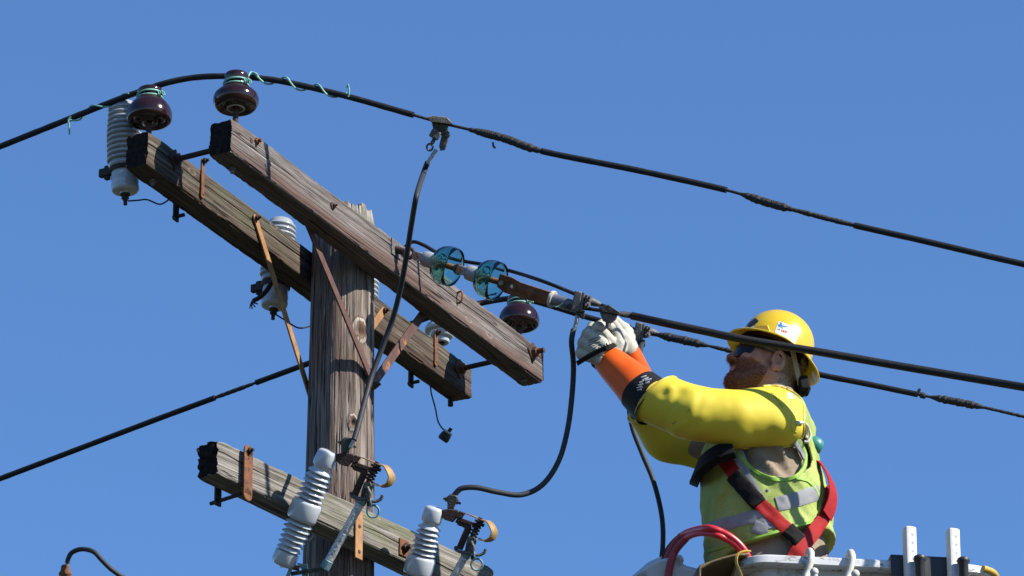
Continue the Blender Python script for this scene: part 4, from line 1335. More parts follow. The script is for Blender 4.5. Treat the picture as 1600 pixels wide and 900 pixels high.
def grad(sdf, V, e=.0015):
    g = np.stack([sdf(V + np.eye(3)[k] * e) - sdf(V - np.eye(3)[k] * e) for k in range(3)], 1)
    return g / (np.linalg.norm(g, axis=1, keepdims=True) + 1e-12)
def shoot(sdf, pts, d0=16.3, d1=18.6):
    """sight lines onto an implicit surface (closest approach when they miss); returns points and normals"""
    pts = np.asarray(pts, float)
    D = np.array([ray(x, y) for x, y in pts])
    t = np.full(len(pts), d0)
    best = np.full(len(pts), 9.); bt = t.copy()
    hit = np.zeros(len(pts), bool)
    for _ in range(160):
        d = sdf(CAM + D * t[:, None])
        b = (d < best) & ~hit
        best[b] = d[b]; bt[b] = t[b]
        hit |= d < .0006
        t = np.where(hit, t, np.minimum(t + np.maximum(d * .7, .0006), d1))
    X = CAM + D * bt[:, None]
    n = grad(sdf, X)
    X = X - n * np.clip(sdf(X), -.02, .05)[:, None]
    return X, n
def px_spline(pts, n=6):
    return [(q[0], q[1]) for q in spline([np.array([x, y, 0.]) for x, y in pts], n)]
def strap_on(sdf, pts, w, t, lift=.001, n=6, name=None, mb=None, nw=8):
    """webbing that follows an implicit surface under a pixel polyline"""
    X, nn = shoot(sdf, px_spline(pts, n))
    m = len(X)
    mb = mb or MB()
    bot, top = [], []
    for i in range(m):
        tg = nrm(X[min(i + 1, m - 1)] - X[max(i - 1, 0)])
        c = np.cross(tg, nrm(nn[i] - tg * (nn[i] @ tg)))
        row = X[i] + np.linspace(-.5, .5, nw + 1)[:, None] * w * c
        for _ in range(3):
            g = grad(sdf, row)
            row = row - g * np.clip(sdf(row), -.02, .02)[:, None]
        g = grad(sdf, row, .004)
        bot.append(row - g * .004)
        ed = np.ones(nw + 1); ed[0] = ed[-1] = .35
        top.append(row + g * (lift + t * ed)[:, None])
    k = nw + 1
    V = np.concatenate(bot + top)
    o = m * k
    f = []
    for i in range(m - 1):
        for j in range(nw):
            a = i * k + j
            f.append((o + a, o + a + 1, o + a + k + 1, o + a + k))
        f.append((i * k, o + i * k, o + (i + 1) * k, (i + 1) * k))
        a = i * k + nw
        f.append((a, a + k, o + a + k, o + a))
    for j in range(nw):
        f.append((j, j + 1, o + j + 1, o + j))
        a = (m - 1) * k + j
        f.append((a, o + a, o + a + 1, a + 1))
    return mb.add(V, [q[::-1] for q in f])
def line_on(sdf, pts, r, lift=0., n=6, mb=None, seg=8):
    X, nn = shoot(sdf, px_spline(pts, n))
    return (mb or MB()).tube(list(X + nn * lift), r, seg)
def patch_on(sdf, quad, nu, nv, lift, mb=None):
    """a sticker: a pixel quad (4 corners) laid onto an implicit surface"""
    q = np.asarray(quad, float)
    pts = []
    for j in range(nv + 1):
        for i in range(nu + 1):
            u, v = i / nu, j / nv
            pts.append((q[0] * (1 - u) + q[1] * u) * (1 - v) + (q[3] * (1 - u) + q[2] * u) * v)
    X, nn = shoot(sdf, pts)
    X = X + nn * lift
    f = [(j * (nu + 1) + i, (j + 1) * (nu + 1) + i, (j + 1) * (nu + 1) + i + 1, j * (nu + 1) + i + 1) for j in range(nv) for i in range(nu)]
    return (mb or MB()).add(X, f)

# ---------------------------------------------------------------- the worker
YM = P(1200, 650, 17.3)[1]
EY = np.array([0, 1., 0])
def M(x, y, dy=0.):
    return onplane(x, y, EY, YM + dy)
PXM = 17.3 / FPX                     # one photograph pixel at the worker, in metres

# head frame: looking left and up, turned a little towards the camera
HY, HP, HK = R_(12), R_(20), 1.04
HF = np.array([-math.cos(HY) * math.cos(HP), -math.sin(HY) * math.cos(HP), math.sin(HP)])
HS = np.array([math.sin(HY), -math.cos(HY), 0])
HU = np.cross(HF, HS)
HO = M(1137, 558, -.03) - (HF * .127 + HU * -.014) * HK
def hl(Pn):
    q = (Pn - HO) / HK
    return np.stack([q @ HF, q @ HS, q @ HU], 1)
def HW(f, s, u):
    return HO + HK * (HF * f + HS * s + HU * u)
def mir(q):
    return np.stack([q[:, 0], np.abs(q[:, 1]), q[:, 2]], 1)
def sd_head(Pn):
    q = hl(Pn); m = mir(q)
    d = ell_(q, (-.006, 0, .048), (.098, .076, .088))
    d = smin(d, ell_(q, (.050, 0, -.020), (.052, .056, .072)), .03)
    d = smin(d, cap_(m, (.0, .052, -.038), (.078, .016, -.078), .022, .020), .03)
    d = smin(d, ell_(q, (.084, 0, -.080), (.024, .028, .022)), .02)
    d = smin(d, cap_(m, (.072, .040, -.012), (.050, .052, -.004), .020, .020), .025)
    d = smin(d, cap_(m, (.090, .012, .036), (.078, .042, .034), .013, .012), .016)
    d = smax(d, -ell_(m, (.108, .033, .014), (.020, .018, .012)), .012)
    d = smin(d, cap_(q, (.100, 0, .024), (.120, 0, -.012), .009, .0115), .012)
    d = smin(d, ell_(m, (.108, .011, -.016), (.013, .009, .009)), .008)
    d = smin(d, cap_(m, (.103, 0, -.036), (.092, .022, -.040), .0075, .004), .006)
    d = smin(d, cap_(m, (.100, 0, -.051), (.090, .020, -.048), .0085, .004), .006)
    # beard volume
    bd = smin(ell_(q, (.060, 0, -.082), (.047, .045, .033)), cap_(m, (.012, .058, -.030), (.066, .030, -.078), .010, .017), .02)
    bd = bd - .0022 * vnoise(q * 170) - .0016 * vnoise(q * 330)
    d = smin(d, bd, .010)
    # neck
    d = smin(d, cap_(q, (-.030, 0, -.045), (-.062, 0, -.20), .060, .068), .03)
    # ear
    er = ell_(m, (-.012, .083, .000), (.0215, .0085, .034), (nrm([.96, .10, -.22]), nrm([-.1, .99, 0]), nrm([.22, 0, .97])))
    er = smax(er, -ell_(m, (-.008, .092, .004), (.0130, .0105, .022)), .003)
    er = smin(er, ell_(m, (-.004, .080, -.026), (.010, .006, .011)), .006)
    er = smin(er, ell_(m, (.006, .079, -.004), (.006, .006, .009)), .005)
    d = smin(d, er, .005)
    return d * HK
# torso and legs
CH, WA_, PE = M(1186, 735, .02), M(1201, 815, .02), M(1206, 905, .03)
SHL, SHR = M(1212, 652, -.175), M(1196, 728, .20)
NB = M(1216, 640, 0)
def sd_body_raw(Pn):
    d = ell_(Pn, CH, (.160, .21, .20))
    d = smin(d, ell_(Pn, WA_, (.176, .205, .20)), .06)
    d = smin(d, ell_(Pn, PE, (.176, .215, .19)), .06)
    d = smin(d, cap_(Pn, SHL + EY * .03, SHR, .085, .085), .07)
    d = smin(d, cap_(Pn, NB - ZZ * .06, NB + ZZ * .02, .075, .065), .05)
    return d
def sd_body(Pn):
    d = sd_body_raw(Pn)
    for s in (-1, 1):
        hip = PE + EY * .11 * s - ZZ * .05
        kn = hip + np.array([-.03, .01 * s, -.45]); an = kn + np.array([.05, 0, -.43])
        d = smin(d, cap_(Pn, hip, kn, .105, .072), .04)
        d = smin(d, cap_(Pn, kn, an, .070, .055), .02)
        d = smin(d, cap_(Pn, an - ZZ * .03, an + np.array([-.17, 0, -.05]), .052, .042), .02)
    # folds of the shirt
    w = Pn @ np.stack([nrm([.7, .2, .7]), nrm([-.7, .2, .7]), EY], 1)
    wt = np.exp(-((Pn - AC) ** 2).sum(1) / .02)
    low = np.clip((hemL[2] + .02 - Pn[:, 2]) / .03, 0, 1)
    wt = np.maximum(np.maximum(wt, low), .25)
    d = d - wt * (.017 * vnoise(w * np.array([34, 8, 8])) + .005 * vnoise(w * np.array([66, 22, 22])))
    return d
AC = M(1212, 698, -.20)
hemL, hemR = M(1105, 864, -.2), M(1300, 806, -.2)
ARM_L = [M(1215, 655, -.20), M(1072, 648, -.245), M(1022, 628, -.21), M(946, 557, -.18)]
ARM_R = [M(1190, 722, .20), M(1040, 678, .17), M(1018, 640, .10), M(984, 548, -.02)]
def sd_person(Pn):
    d = smin(sd_body(Pn), cap_(Pn, ARM_L[0], ARM_L[1], .06, .05), .03)
    d = smin(d, cap_(Pn, ARM_L[1], ARM_L[3], .046, .030), .02)
    d = smin(d, smin(cap_(Pn, ARM_R[0], ARM_R[1], .06, .05), cap_(Pn, ARM_R[1], ARM_R[3], .046, .030), .02), .03)
    return d
worker = T('person', 'worker in yellow hard hat, yellow rubber sleeves and lime vest gripping the wire', 'person', PE - ZZ * .98)
V1, F1 = nets(sd_person, np.minimum(PE, ARM_L[3]) - np.array([.30 if False else .08, .36, 1.15]), np.array([PE[0] + .30, YM + .40, NB[2] + .06]), .0105)
V2, F2 = nets(sd_head, HO - np.array([.20, .17, .27]), HO + np.array([.18, .16, .20]), .0030)
q = hl(V2)
bn = .010 * vnoise(q * 60)
be = np.clip(.5 + (np.minimum(np.minimum((-.024 + .30 * (.085 - q[:, 0]) * 0 - q[:, 2]) + (q[:, 0] - .03) * .15, q[:, 0] + .004), q[:, 2] + .118 + 0 * q[:, 0]) + bn) * 38, 0, 1)
lip = (q[:, 2] > -.056) & (q[:, 2] < -.040) & (np.abs(q[:, 1]) < .022) & (q[:, 0] > .094)
be[lip] = 0
neckline = q[:, 2] < -.085 - .0 * q[:, 0]
be *= np.clip((q[:, 0] + .2 * (q[:, 2] + .06) - .005) * 90, 0, 1)
ha = np.clip(.5 + np.minimum(np.minimum(-.028 - q[:, 0], q[:, 2] + .085), 1) * 70 + bn * 30, 0, 1)
VA = np.concatenate([V1, V2]); FA = np.concatenate([F1, F2 + len(V1)])
o = part('body', (VA, FA), [MT['khaki'], MT['skin']], worker, smooth=180, attrs={'beard': np.concatenate([np.zeros(len(V1)), be]), 'hair': np.concatenate([np.zeros(len(V1)), ha])})
o.data.polygons.foreach_set('material_index', [0] * len(F1) + [1] * len(F2))
# beard bristles
g2 = grad(sd_head, V2)
sel = np.where(be > .8)[0]
sel = RNG.choice(sel, min(5200, len(sel)), replace=False)
vv, ff = [], []
for i in sel:
    p_, n_ = V2[i], g2[i]
    dn = nrm(n_ * .8 + HF * .35 - HU * .75 + RNG.normal(0, .28, 3))
    sd_ = nrm(np.cross(dn, RNG.normal(0, 1, 3))) * .0007
    ln = RNG.uniform(.004, .009)
    k = len(vv)
    vv += [p_ - sd_ - n_ * .001, p_ + sd_ - n_ * .001, p_ + dn * ln + HU * -.001]
    ff.append((k, k + 1, k + 2))
bo = part('beard', (vv, ff), MT['beard'], worker, smooth=0)
bo['kind'] = 'stuff'
# short nape hair
sel = np.where((ha > .8) & (q[:, 2] < .06))[0]
sel = RNG.choice(sel, min(2600, len(sel)), replace=False)
vv, ff = [], []
for i in sel:
    p_, n_ = V2[i], g2[i]
    dn = nrm(n_ * .5 - HU * .8 - HF * .2 + RNG.normal(0, .25, 3))
    sd_ = nrm(np.cross(dn, RNG.normal(0, 1, 3))) * .0006
    k = len(vv)
    vv += [p_ - sd_ - n_ * .001, p_ + sd_ - n_ * .001, p_ + dn * RNG.uniform(.004, .009)]
    ff.append((k, k + 1, k + 2))
ho_ = part('hair', (vv, ff), pm('short_fair_hair', (.42, .30, .17), (.22, .14, .08), 60, .6), worker, smooth=0)
ho_['kind'] = 'stuff'

# sunglasses
mb = MB()
cols_, rows_ = 26, 6
vs, fs = [], []
for j in range(rows_ + 1):
    for i in range(cols_ + 1):
        s_ = -.066 + .132 * i / cols_
        e = abs(s_) / .066
        u_ = .030 - (.044 - .014 * e ** 3) * j / rows_ - .004 * e
        if abs(s_) < .012: u_ += .010 * (j / rows_) * (1 - abs(s_) / .012)
        vs.append(HW(.1115 - .042 * e ** 2.2, s_, u_))
fs = [(j * (cols_ + 1) + i, j * (cols_ + 1) + i + 1, (j + 1) * (cols_ + 1) + i + 1, (j + 1) * (cols_ + 1) + i) for j in range(rows_) for i in range(cols_)]
sg = part('sunglasses', (vs, fs), MT['lens'], worker, smooth=180)
b = sg.modifiers.new('thick', 'SOLIDIFY'); b.thickness = .0025
for s in (-1, 1):
    part('temple_arm', MB().tube(spline([HW(.070, .066 * s, .024), HW(.03, .078 * s, .020), HW(-.006, .082 * s, .018), HW(-.022, .082 * s, .006)]), .0032, 8), MT['lens'], sg)

# hard hat
TP = R_(22.5)
TF = np.array([-math.cos(HY) * math.cos(TP), -math.sin(HY) * math.cos(TP), math.sin(TP)])
TU = np.cross(TF, HS)
TO = M(1211, 547, -.02)
def hat_pt(a, v, off=0.):
    """a: angle (0 = front), v in [0,1] dome from rim to crown, v in [-1,0] brim outwards"""
    ca, sa = math.cos(a), math.sin(a)
    A, Bq, H = .115, .099, .131
    if v >= 0:
        x = v
        rr = (1 - x ** 2.3) ** (1 / 2.15) if x < 1 else 0.
        h = H * x
        f, s = (A * ca) * rr - .004 * x, (Bq * sa) * rr
        h += .0045 * math.exp(-(s / .016) ** 2) * (1 if x > .2 else x / .2)
        # keyed side slot ridge
        n = nrm(TF * ca * (1 - x) + HS * sa * (1 - x) * 1.1 + TU * (x + .02))
    else:
        e = -v
        wf = .030 + .006 * max(0, ca) ** 2 + .014 * max(0, -ca) ** 2
        A2, B2 = A + wf * e, Bq + (.027 + .003 * abs(sa)) * e
        f, s = A2 * ca, B2 * sa
        h = -.004 * e - (.012 + .020 * max(0, -ca) ** 1.5 + .004 * max(0, ca)) * e ** 1.6
        n = TU
    return TO + TF * f + HS * s + TU * h + n * off
seg = 96
vlist = [-1, -.97, -.85, -.65, -.45, -.25, -.1, 0, .04, .1, .17, .25, .33, .42, .5, .58, .66, .74, .81, .87, .92, .96, .985, .998]
vs = [hat_pt(2 * math.pi * k / seg, v) for v in vlist for k in range(seg)]
fs = [(i * seg + k, i * seg + (k + 1) % seg, (i + 1) * seg + (k + 1) % seg, (i + 1) * seg + k) for i in range(len(vlist) - 1) for k in range(seg)]
vs.append(hat_pt(0, 1.0)); t_ = (len(vlist) - 1) * seg
fs += [(t_ + k, t_ + (k + 1) % seg, len(vs) - 1) for k in range(seg)]
fs = [q_[::-1] for q_ in fs]
n0 = np.cross(vs[fs[800][1]] - vs[fs[800][0]], vs[fs[800][2]] - vs[fs[800][1]])
if n0 @ (vs[fs[800][0]] - TO) < 0: fs = [q_[::-1] for q_ in fs]
hat = part('hard_hat', (vs, fs), MT['hat'], worker, smooth=50)
b = hat.modifiers.new('thick', 'SOLIDIFY'); b.thickness = .003; b.offset = -1
part('brim_edge', MB().tube([hat_pt(2 * math.pi * k / seg, -1) for k in range(seg)], .0030, 8, closed=True), MT['hat'], hat)
# side accessory slot (raised trapezoid on the near side)
def hat_quad(a0, a1, v0, v1, off, nu=8, nv=5, skew=0.):
    vs, fs = [], []
    for j in range(nv + 1):
        for i in range(nu + 1):
            v = v0 + (v1 - v0) * j / nv
            a = a0 + (a1 - a0) * i / nu + skew * (j / nv) * (1 - 2 * i / nu)
            vs.append(hat_pt(a, v, off))
    fs = [(j * (nu + 1) + i, j * (nu + 1) + i + 1, (j + 1) * (nu + 1) + i + 1, (j + 1) * (nu + 1) + i) for j in range(nv) for i in range(nu)]
    return vs, fs
def hat_patch(name, a0, a1, v0, v1, off, mat, skew=0., thick=.0012):
    v_, f_ = hat_quad(a0, a1, v0, v1, off, skew=skew)
    o = part(name, (v_, f_), mat, hat, smooth=60)
    b = o.modifiers.new('thick', 'SOLIDIFY'); b.thickness = thick; b.offset = 1
    return o
def proj(p):
    rel = np.asarray(p) - CAM
    z = rel @ VV
    return 800 + FPX * (rel @ XX) / z, 450 - FPX * (rel @ UU) / z
_HG = [(a, v, *proj(hat_pt(a, v))) for a in np.linspace(.05, 3.0, 260) for v in np.linspace(.01, .97, 130)]
_HA = np.array(_HG)
def hat_at(px, py, off):
    k = np.argmin((_HA[:, 2] - px) ** 2 + (_HA[:, 3] - py) ** 2)
    return hat_pt(_HA[k, 0], _HA[k, 1], off)
def hat_decal(name, quad, mat, off, nu=10, nv=6, parent=None):
    q = np.asarray(quad, float)
    uv = []
    for j in range(nv + 1):
        for i in range(nu + 1):
            u, v = i / nu, j / nv
            p = (q[0] * (1 - u) + q[1] * u) * (1 - v) + (q[3] * (1 - u) + q[2] * u) * v
            uv.append(hat_at(p[0], p[1], off))
    f = [(j * (nu + 1) + i, (j + 1) * (nu + 1) + i, (j + 1) * (nu + 1) + i + 1, j * (nu + 1) + i + 1) for j in range(nv) for i in range(nu)]
    return part(name, (uv, f), mat, parent or hat, smooth=180)
hat_decal('sticker', [(1217, 502), (1250, 515), (1243, 536), (1210, 519)], MT['sticker'], .0012, parent=hat)
for qd, mt in (([(1219, 504), (1222, 505), (1220, 512), (1217, 511)], 'ink_blue'), ([(1216, 507), (1231, 511), (1231, 512), (1216, 510)], 'ink_blue'),
               ([(1221, 511.5), (1224, 512.5), (1223, 513.6), (1220, 512.6)], 'ink_green'), ([(1215, 514), (1219, 515.2), (1219, 516), (1215, 514.9)], 'ink_blue'),
               ([(1221.4, 515.2), (1222.4, 515.5), (1221.6, 518.6), (1220.6, 518.3)], 'ink_red'), ([(1223.4, 515.9), (1226.0, 516.7), (1225.4, 519.6), (1222.8, 518.9)], 'ink_red'), ([(1226.8, 517.0), (1229.4, 517.8), (1228.8, 520.4), (1226.2, 519.8)], 'ink_red')):
    hat_decal('print', qd, MT[mt], .0020, 3, 3)
hat_decal('front_decal', [(1167, 508), (1180, 497), (1186, 502), (1172, 514)], MT['hat_reflection'], .0012)  # dark reflection on the dome, laid on as a decal
hat_decal('front_decal', [(1166, 515), (1178, 509), (1179, 512), (1167, 518)], MT['sticker'], .0012)
# accessory slot
sv = []
for (x, y, off) in ((1181, 519, 0), (1186, 511, .007), (1199, 511, .007), (1203, 521, 0), (1201, 523, .002), (1183, 521, .002)):
    sv.append(hat_at(x, y, off))
so_ = part('accessory_slot', (sv + [hat_at(1184, 509, 0), hat_at(1201, 509, 0)], [(0, 5, 1), (5, 4, 2, 1), (4, 3, 2), (1, 2, 7, 6), (0, 1, 6), (2, 3, 7)]), MT['hat'], hat, smooth=30)
# suspension inside the hat
ring_ = [HW(.092 * math.cos(a) - .004, .079 * math.sin(a), .046) for a in np.linspace(0, 2 * math.pi, 40, endpoint=False)]
mb = MB()
mb.ribbon(ring_ + [ring_[0]], [nrm(p_ - HW(0, 0, .046)) for p_ in ring_] + [nrm(ring_[0] - HW(0, 0, .046))], .030, .003)
sus = part('suspension_band', mb, MT['strap_black'], hat)
for s in (-1, 1):
    pth = spline([HW(-.030, .086 * s, .060), HW(-.050, .082 * s, .028), HW(-.072, .072 * s, -.002), HW(-.092, .050 * s, -.022), HW(-.104, .02 * s, -.030)])
    part('nape_strap', MB().ribbon(pth, [HS * s - HF * .4] * len(pth), .017, .003), MT['strap_tan'] if s == 1 else MT['strap_black'], sus)
part('ratchet', MB().box(HW(-.106, .028, -.022), .032, .075, .046, (nrm(HF * .9 - HU * .5), HS, nrm(HU * .9 + HF * .5))), MT['strap_black'], sus, bevel=.006)
part('ratchet_knob', MB().lathe([(0, 0), (.018, 0), (.018, .012), (.014, .016), (0, .016)], HW(-.118, .03, -.030), -HF, 18), MT['strap_black'], sus)
part('brow_band', MB().ribbon([HW(.104 * math.cos(a), .082 * math.sin(a), .050) for a in np.linspace(-1.3, 1.3, 24)], [HF * math.cos(a) + HS * math.sin(a) for a in np.linspace(-1.3, 1.3, 24)], .022, .004), MT['strap_black'], sus)

# ---- rubber sleeves
CUFF = nrm(ARM_L[3] - ARM_L[2])
def dents(Pn, lst):
    out = np.zeros(len(Pn))
    for (c, r, a) in lst:
        out += a * np.exp(-((Pn - c) ** 2).sum(1) / (r * r))
    return out
S0, S1, S2, S3 = M(1214, 651, -.195), M(1150, 655, -.225), M(1080, 645, -.25), M(1020, 629, -.225)
XB = M(1257, 650, -.2)[0]
def sd_sleeve_raw(Pn):
    d = ell_(Pn, S0, (.098, .090, .098))
    d = smin(d, cap_(Pn, S0 - XX * .03, S1, .093, .088), .012)
    d = smin(d, cap_(Pn, S1, S2, .088, .080), .006)
    d = smin(d, cap_(Pn, S2, S3 + CUFF * .05, .081, .082), .02)
    d = smax(d, (Pn - S3) @ CUFF - .006, .006)
    d = smax(d, (Pn - S0) @ nrm([.45, -.80, .35]) - .072, .05)
    d = smax(d, Pn[:, 0] - XB, .012)
    return d
DL = []
def fold(Pn, c, dr, n, wid, ln, amp):
    # one soft crease: a valley along dr with a raised lip beside it
    q = Pn - c
    a, b = q @ dr, q @ n
    e = np.exp(-(a / ln) ** 2)
    return amp * e * (np.exp(-(b / wid) ** 2) - .6 * np.exp(-((b - 1.7 * wid) / wid) ** 2))
def sd_sleeve(Pn):
    w = Pn @ np.stack([nrm([1, 0, -.35]), nrm([.35, 0, 1]), EY], 1)
    fd = 0
    for (x, y, dy, ang, wid, ln, amp) in ((1052, 632, -.32, 62, .010, .045, .006), (1092, 634, -.33, 75, .012, .055, .005), (1070, 664, -.33, 20, .010, .06, .005)):
        r_ = R_(ang)
        fd = fd + .4 * fold(Pn, M(x, y, dy), nrm([math.cos(r_), 0, math.sin(r_)]), nrm([-math.sin(r_), 0, math.cos(r_)]), wid, ln, amp)
    return sd_sleeve_raw(Pn) + dents(Pn, DL) + fd - .0008 * vnoise(w * np.array([11, 16, 16])) - .0006 * vnoise(w * np.array([34, 40, 40]))
for (x, y, r_, a_) in ((1063, 613, .020, .006), (1036, 616, .014, .004), (1048, 606, .012, -.005), (1070, 655, .03, .005)):
    X_, _ = shoot(sd_sleeve_raw, [(x, y)])
    DL.append((X_[0], r_, a_))
Vs, Fs = nets(sd_sleeve, np.minimum(S3, S0) - np.array([.12, .17, .16]), np.array([XB + .03, S0[1] + .16, S0[2] + .17]), .006)
sleeve = part('rubber_sleeve', (Vs, Fs), MT['rubber_yellow'], worker, smooth=180)
# rolled cuff and shoulder rims
e1 = nrm(np.cross(CUFF, ZZ)); e2 = np.cross(CUFF, e1)
def rim_ring(c, axn, r0, tube_r, sdf):
    a1 = nrm(np.cross(axn, ZZ)); a2 = np.cross(axn, a1)
    out = []
    for k in range(56):
        t = 2 * math.pi * k / 56
        dr = math.cos(t) * a1 + math.sin(t) * a2
        p = c.copy(); r = .03
        rs = np.linspace(.03, .14, 120)
        vals = sdf(c + rs[:, None] * dr)
        r = rs[np.argmax(vals > 0)] if (vals > 0).any() else r0
        out.append(c + dr * (r - .001))
    return MB().tube(out, tube_r, 8, closed=True)
part('cuff_rim', rim_ring(S3 + CUFF * .001, CUFF, .081, .0042, sd_sleeve), MT['rubber_yellow_edge'], sleeve)
line_pts = [(1255, 688), (1243, 694), (1222, 699), (1200, 707), (1180, 710), (1160, 708)]
part('back_rim', line_on(sd_sleeve, [(1192, 604), (1216, 600), (1238, 602), (1250, 612), (1255, 632), (1256, 660), (1255, 686)], .0050), MT['rubber_yellow_edge'], sleeve)
part('lower_rim', line_on(sd_sleeve, line_pts, .0045), MT['rubber_yellow_edge'], sleeve)
part('round_tag', patch_on(sd_sleeve, [(1230, 613), (1238, 615), (1240, 624), (1231, 622)], 4, 4, .0012), MT['sticker'], sleeve)
mb = MB()
for (x, y) in ((1234, 617), ):
    line_on(sd_sleeve, [(1233, 616), (1234, 619), (1237, 620)], .0006, .0016, 3, mb, 5)
part('tag_print', mb, MT['ink_blue'], sleeve)
for pts in ([(1205, 612), (1206, 616), (1208, 614), (1209, 619)], [(1209, 617), (1211, 622), (1212, 618), (1214, 624)], [(1213, 622), (1215, 627), (1217, 624)], [(1217, 628), (1218, 633), (1220, 630), (1221, 635)], [(1220, 633), (1222, 637), (1224, 634)]):
    part('handwriting', line_on(sd_sleeve, pts, .0005, .0002, 3, None, 5), MT['ink'], sleeve)
part('button_seam', line_on(sd_sleeve, [(1238, 652), (1236, 664), (1239, 673), (1246, 676)], .0011, .0, 5), MT['rubber_yellow_edge'], sleeve)
part('scuff', line_on(sd_sleeve, [(1050, 663), (1053, 661), (1056, 658)], .0008, .0002, 3), MT['ink'], sleeve)
part('scuff', line_on(sd_sleeve, [(1073, 644), (1077, 641), (1079, 638)], .0006, .0002, 3), MT['ink'], sleeve)
part('white_toggle', MB().tube(list(shoot(sd_sleeve, px_spline([(1245, 661), (1254, 661)], 4))[0] - EY * .004), .0055, 10), MT['white_plastic'], sleeve)
part('white_loop', MB().tube(spline([M(1258, 661, -.2), M(1263, 668, -.18), M(1266, 680, -.17), M(1262, 690, -.17), M(1257, 690, -.17)]), .0042, 8), MT['white_plastic'], sleeve)
part('white_loop', MB().tube(spline([M(1258, 664, -.19), M(1261, 674, -.17), M(1260, 684, -.17)]), .0036, 8), MT['white_plastic'], sleeve)

R0, R1, R2, R3 = M(1190, 712, .21), M(1110, 694, .22), M(1046, 677, .19), M(1016, 645, .13)
CUFR = nrm(ARM_R[3] - R3)
def sd_sleeve_far(Pn):
    d = cap_(Pn, R0, R1, .100, .086)
    d = smin(d, cap_(Pn, R1, R2, .086, .082), .006)
    d = smin(d, cap_(Pn, R2, R3 + CUFR * .05, .082, .080), .03)
    d = smax(d, (Pn - R3) @ CUFR - .006, .006)
    return d - .004 * vnoise(Pn * 14)
Vs, Fs = nets(sd_sleeve_far, np.minimum(R3, R0) - np.array([.14, .14, .18]), np.array([R0[0] + .13, R1[1] + .16, R0[2] + .20]), .008)
far_sleeve = part('rubber_sleeve', (Vs, Fs), MT['rubber_yellow'], worker, smooth=180)
part('cuff_rim', rim_ring(R3 + CUFR * .001, CUFR, .08, .0042, sd_sleeve_far), MT['rubber_yellow_edge'], far_sleeve)

# ---- rubber gloves (orange gauntlet, black cuff) with leather protectors
def gauntlet(w, c, r_w, r_c, parent, mids):
    """w: wrist, c: cuff end inside the sleeve"""
    d = nrm(c - w)
    L_ = np.linalg.norm(c - w)
    a1 = nrm(np.cross(d, ZZ)); a2 = np.cross(d, a1)
    def loft(s0, s1, n, extra=0., flare=0.):
        vs = []
        seg = 40
        for i in range(n + 1):
            s = s0 + (s1 - s0) * i / n
            r = r_w + (r_c - r_w) * min(1, s) ** .7 + extra
            for k in range(seg):
                t = 2 * math.pi * k / seg
                wob = 1 + .035 * noise.noise((math.cos(t) * 1.6, math.sin(t) * 1.6, s * 3.0)) + .035 * math.sin(2 * t + 1.0) * (1 - s)
                vs.append(w + d * L_ * s + r * wob * (math.cos(t) * a1 + math.sin(t) * a2))
        fs = [(i * seg + k, i * seg + (k + 1) % seg, (i + 1) * seg + (k + 1) % seg, (i + 1) * seg + k) for i in range(n) for k in range(seg)]
        return vs, fs
    g = part('rubber_glove', loft(0, mids, 16), MT['rubber_orange'], parent, smooth=180)
    part('black_cuff', loft(mids - .01, .97, 14, .0016), MT['rubber_black'], g, smooth=180)
    return g
WL = M(945, 557, -.175)
gl = gauntlet(WL, S3 - CUFF * .02, .044, .0755, worker, .66)
WR = M(980, 547, -.03)
gr = gauntlet(WR, R3 - CUFR * .02, .036, .060, worker, .66)
AXL = nrm(S3 - WL)
def sd_cuff(Pn):
    L_ = np.linalg.norm(S3 - WL)
    t = (Pn - WL) @ AXL / L_
    r = .044 + .0315 * np.clip(t, 0, 1) ** .7 + .0016
    return np.linalg.norm(Pn - WL - ((Pn - WL) @ AXL)[:, None] * AXL, axis=1) - r
part('yellow_tag', strap_on(sd_cuff, [(1012, 612), (1016, 606), (1022, 601), (1028, 598)], .012, .002, .002), MT['rubber_yellow'], gl)
rows = [((1002, 590), (1010, 587)), ((1004, 594), (1013, 590)), ((1008, 595), (1018, 592)), ((999, 598), (1006, 595)), ((997, 602), (1005, 600)), ((1009, 599), (1015, 596)), ((995, 606), (1003, 604)), ((996, 610), (1002, 608))]
for (a, b) in rows:
    part('print', strap_on(sd_cuff, [a, ((a[0] + b[0]) / 2, (a[1] + b[1]) / 2 + .2), b], .0022, .0006, .0024, 2), MT['ink_white'], gl)

def seg_chain(Pn, pts, rs, k=.006):
    d = None
    for i in range(len(pts) - 1):
        e = cap_(Pn, pts[i], pts[i + 1], rs[i], rs[i + 1])
        d = e if d is None else smin(d, e, k)
    return d
r9 = .0172
HOFF = [5, 9]
def fing(*pts):
    return [M(p[0] + HOFF[0], p[1] + HOFF[1], p[2]) for p in pts]
LF = [  # near hand: index, middle, ring, little, thumb (knuckle, middle joint, tip)
    (fing((948, 526, -.20), (929, 503, -.215), (938, 497, -.17), (950, 503, -.155)), [.021, .0185, .0165, .014]),
    (fing((938, 532, -.215), (914, 513, -.215), (921, 503, -.165), (936, 504, -.140)), [.021, .0185, .017, .0145]),
    (fing((932, 542, -.215), (907, 527, -.205), (913, 513, -.155), (929, 511, -.130)), [.021, .0185, .017, .0145]),
    (fing((932, 552, -.205), (904, 543, -.19), (909, 527, -.145), (924, 521, -.122)), [.021, .019, .0165, .0135]),
    (fing((955, 548, -.19), (963, 530, -.195), (959, 511, -.175)), [.024, .020, .0155]),
]
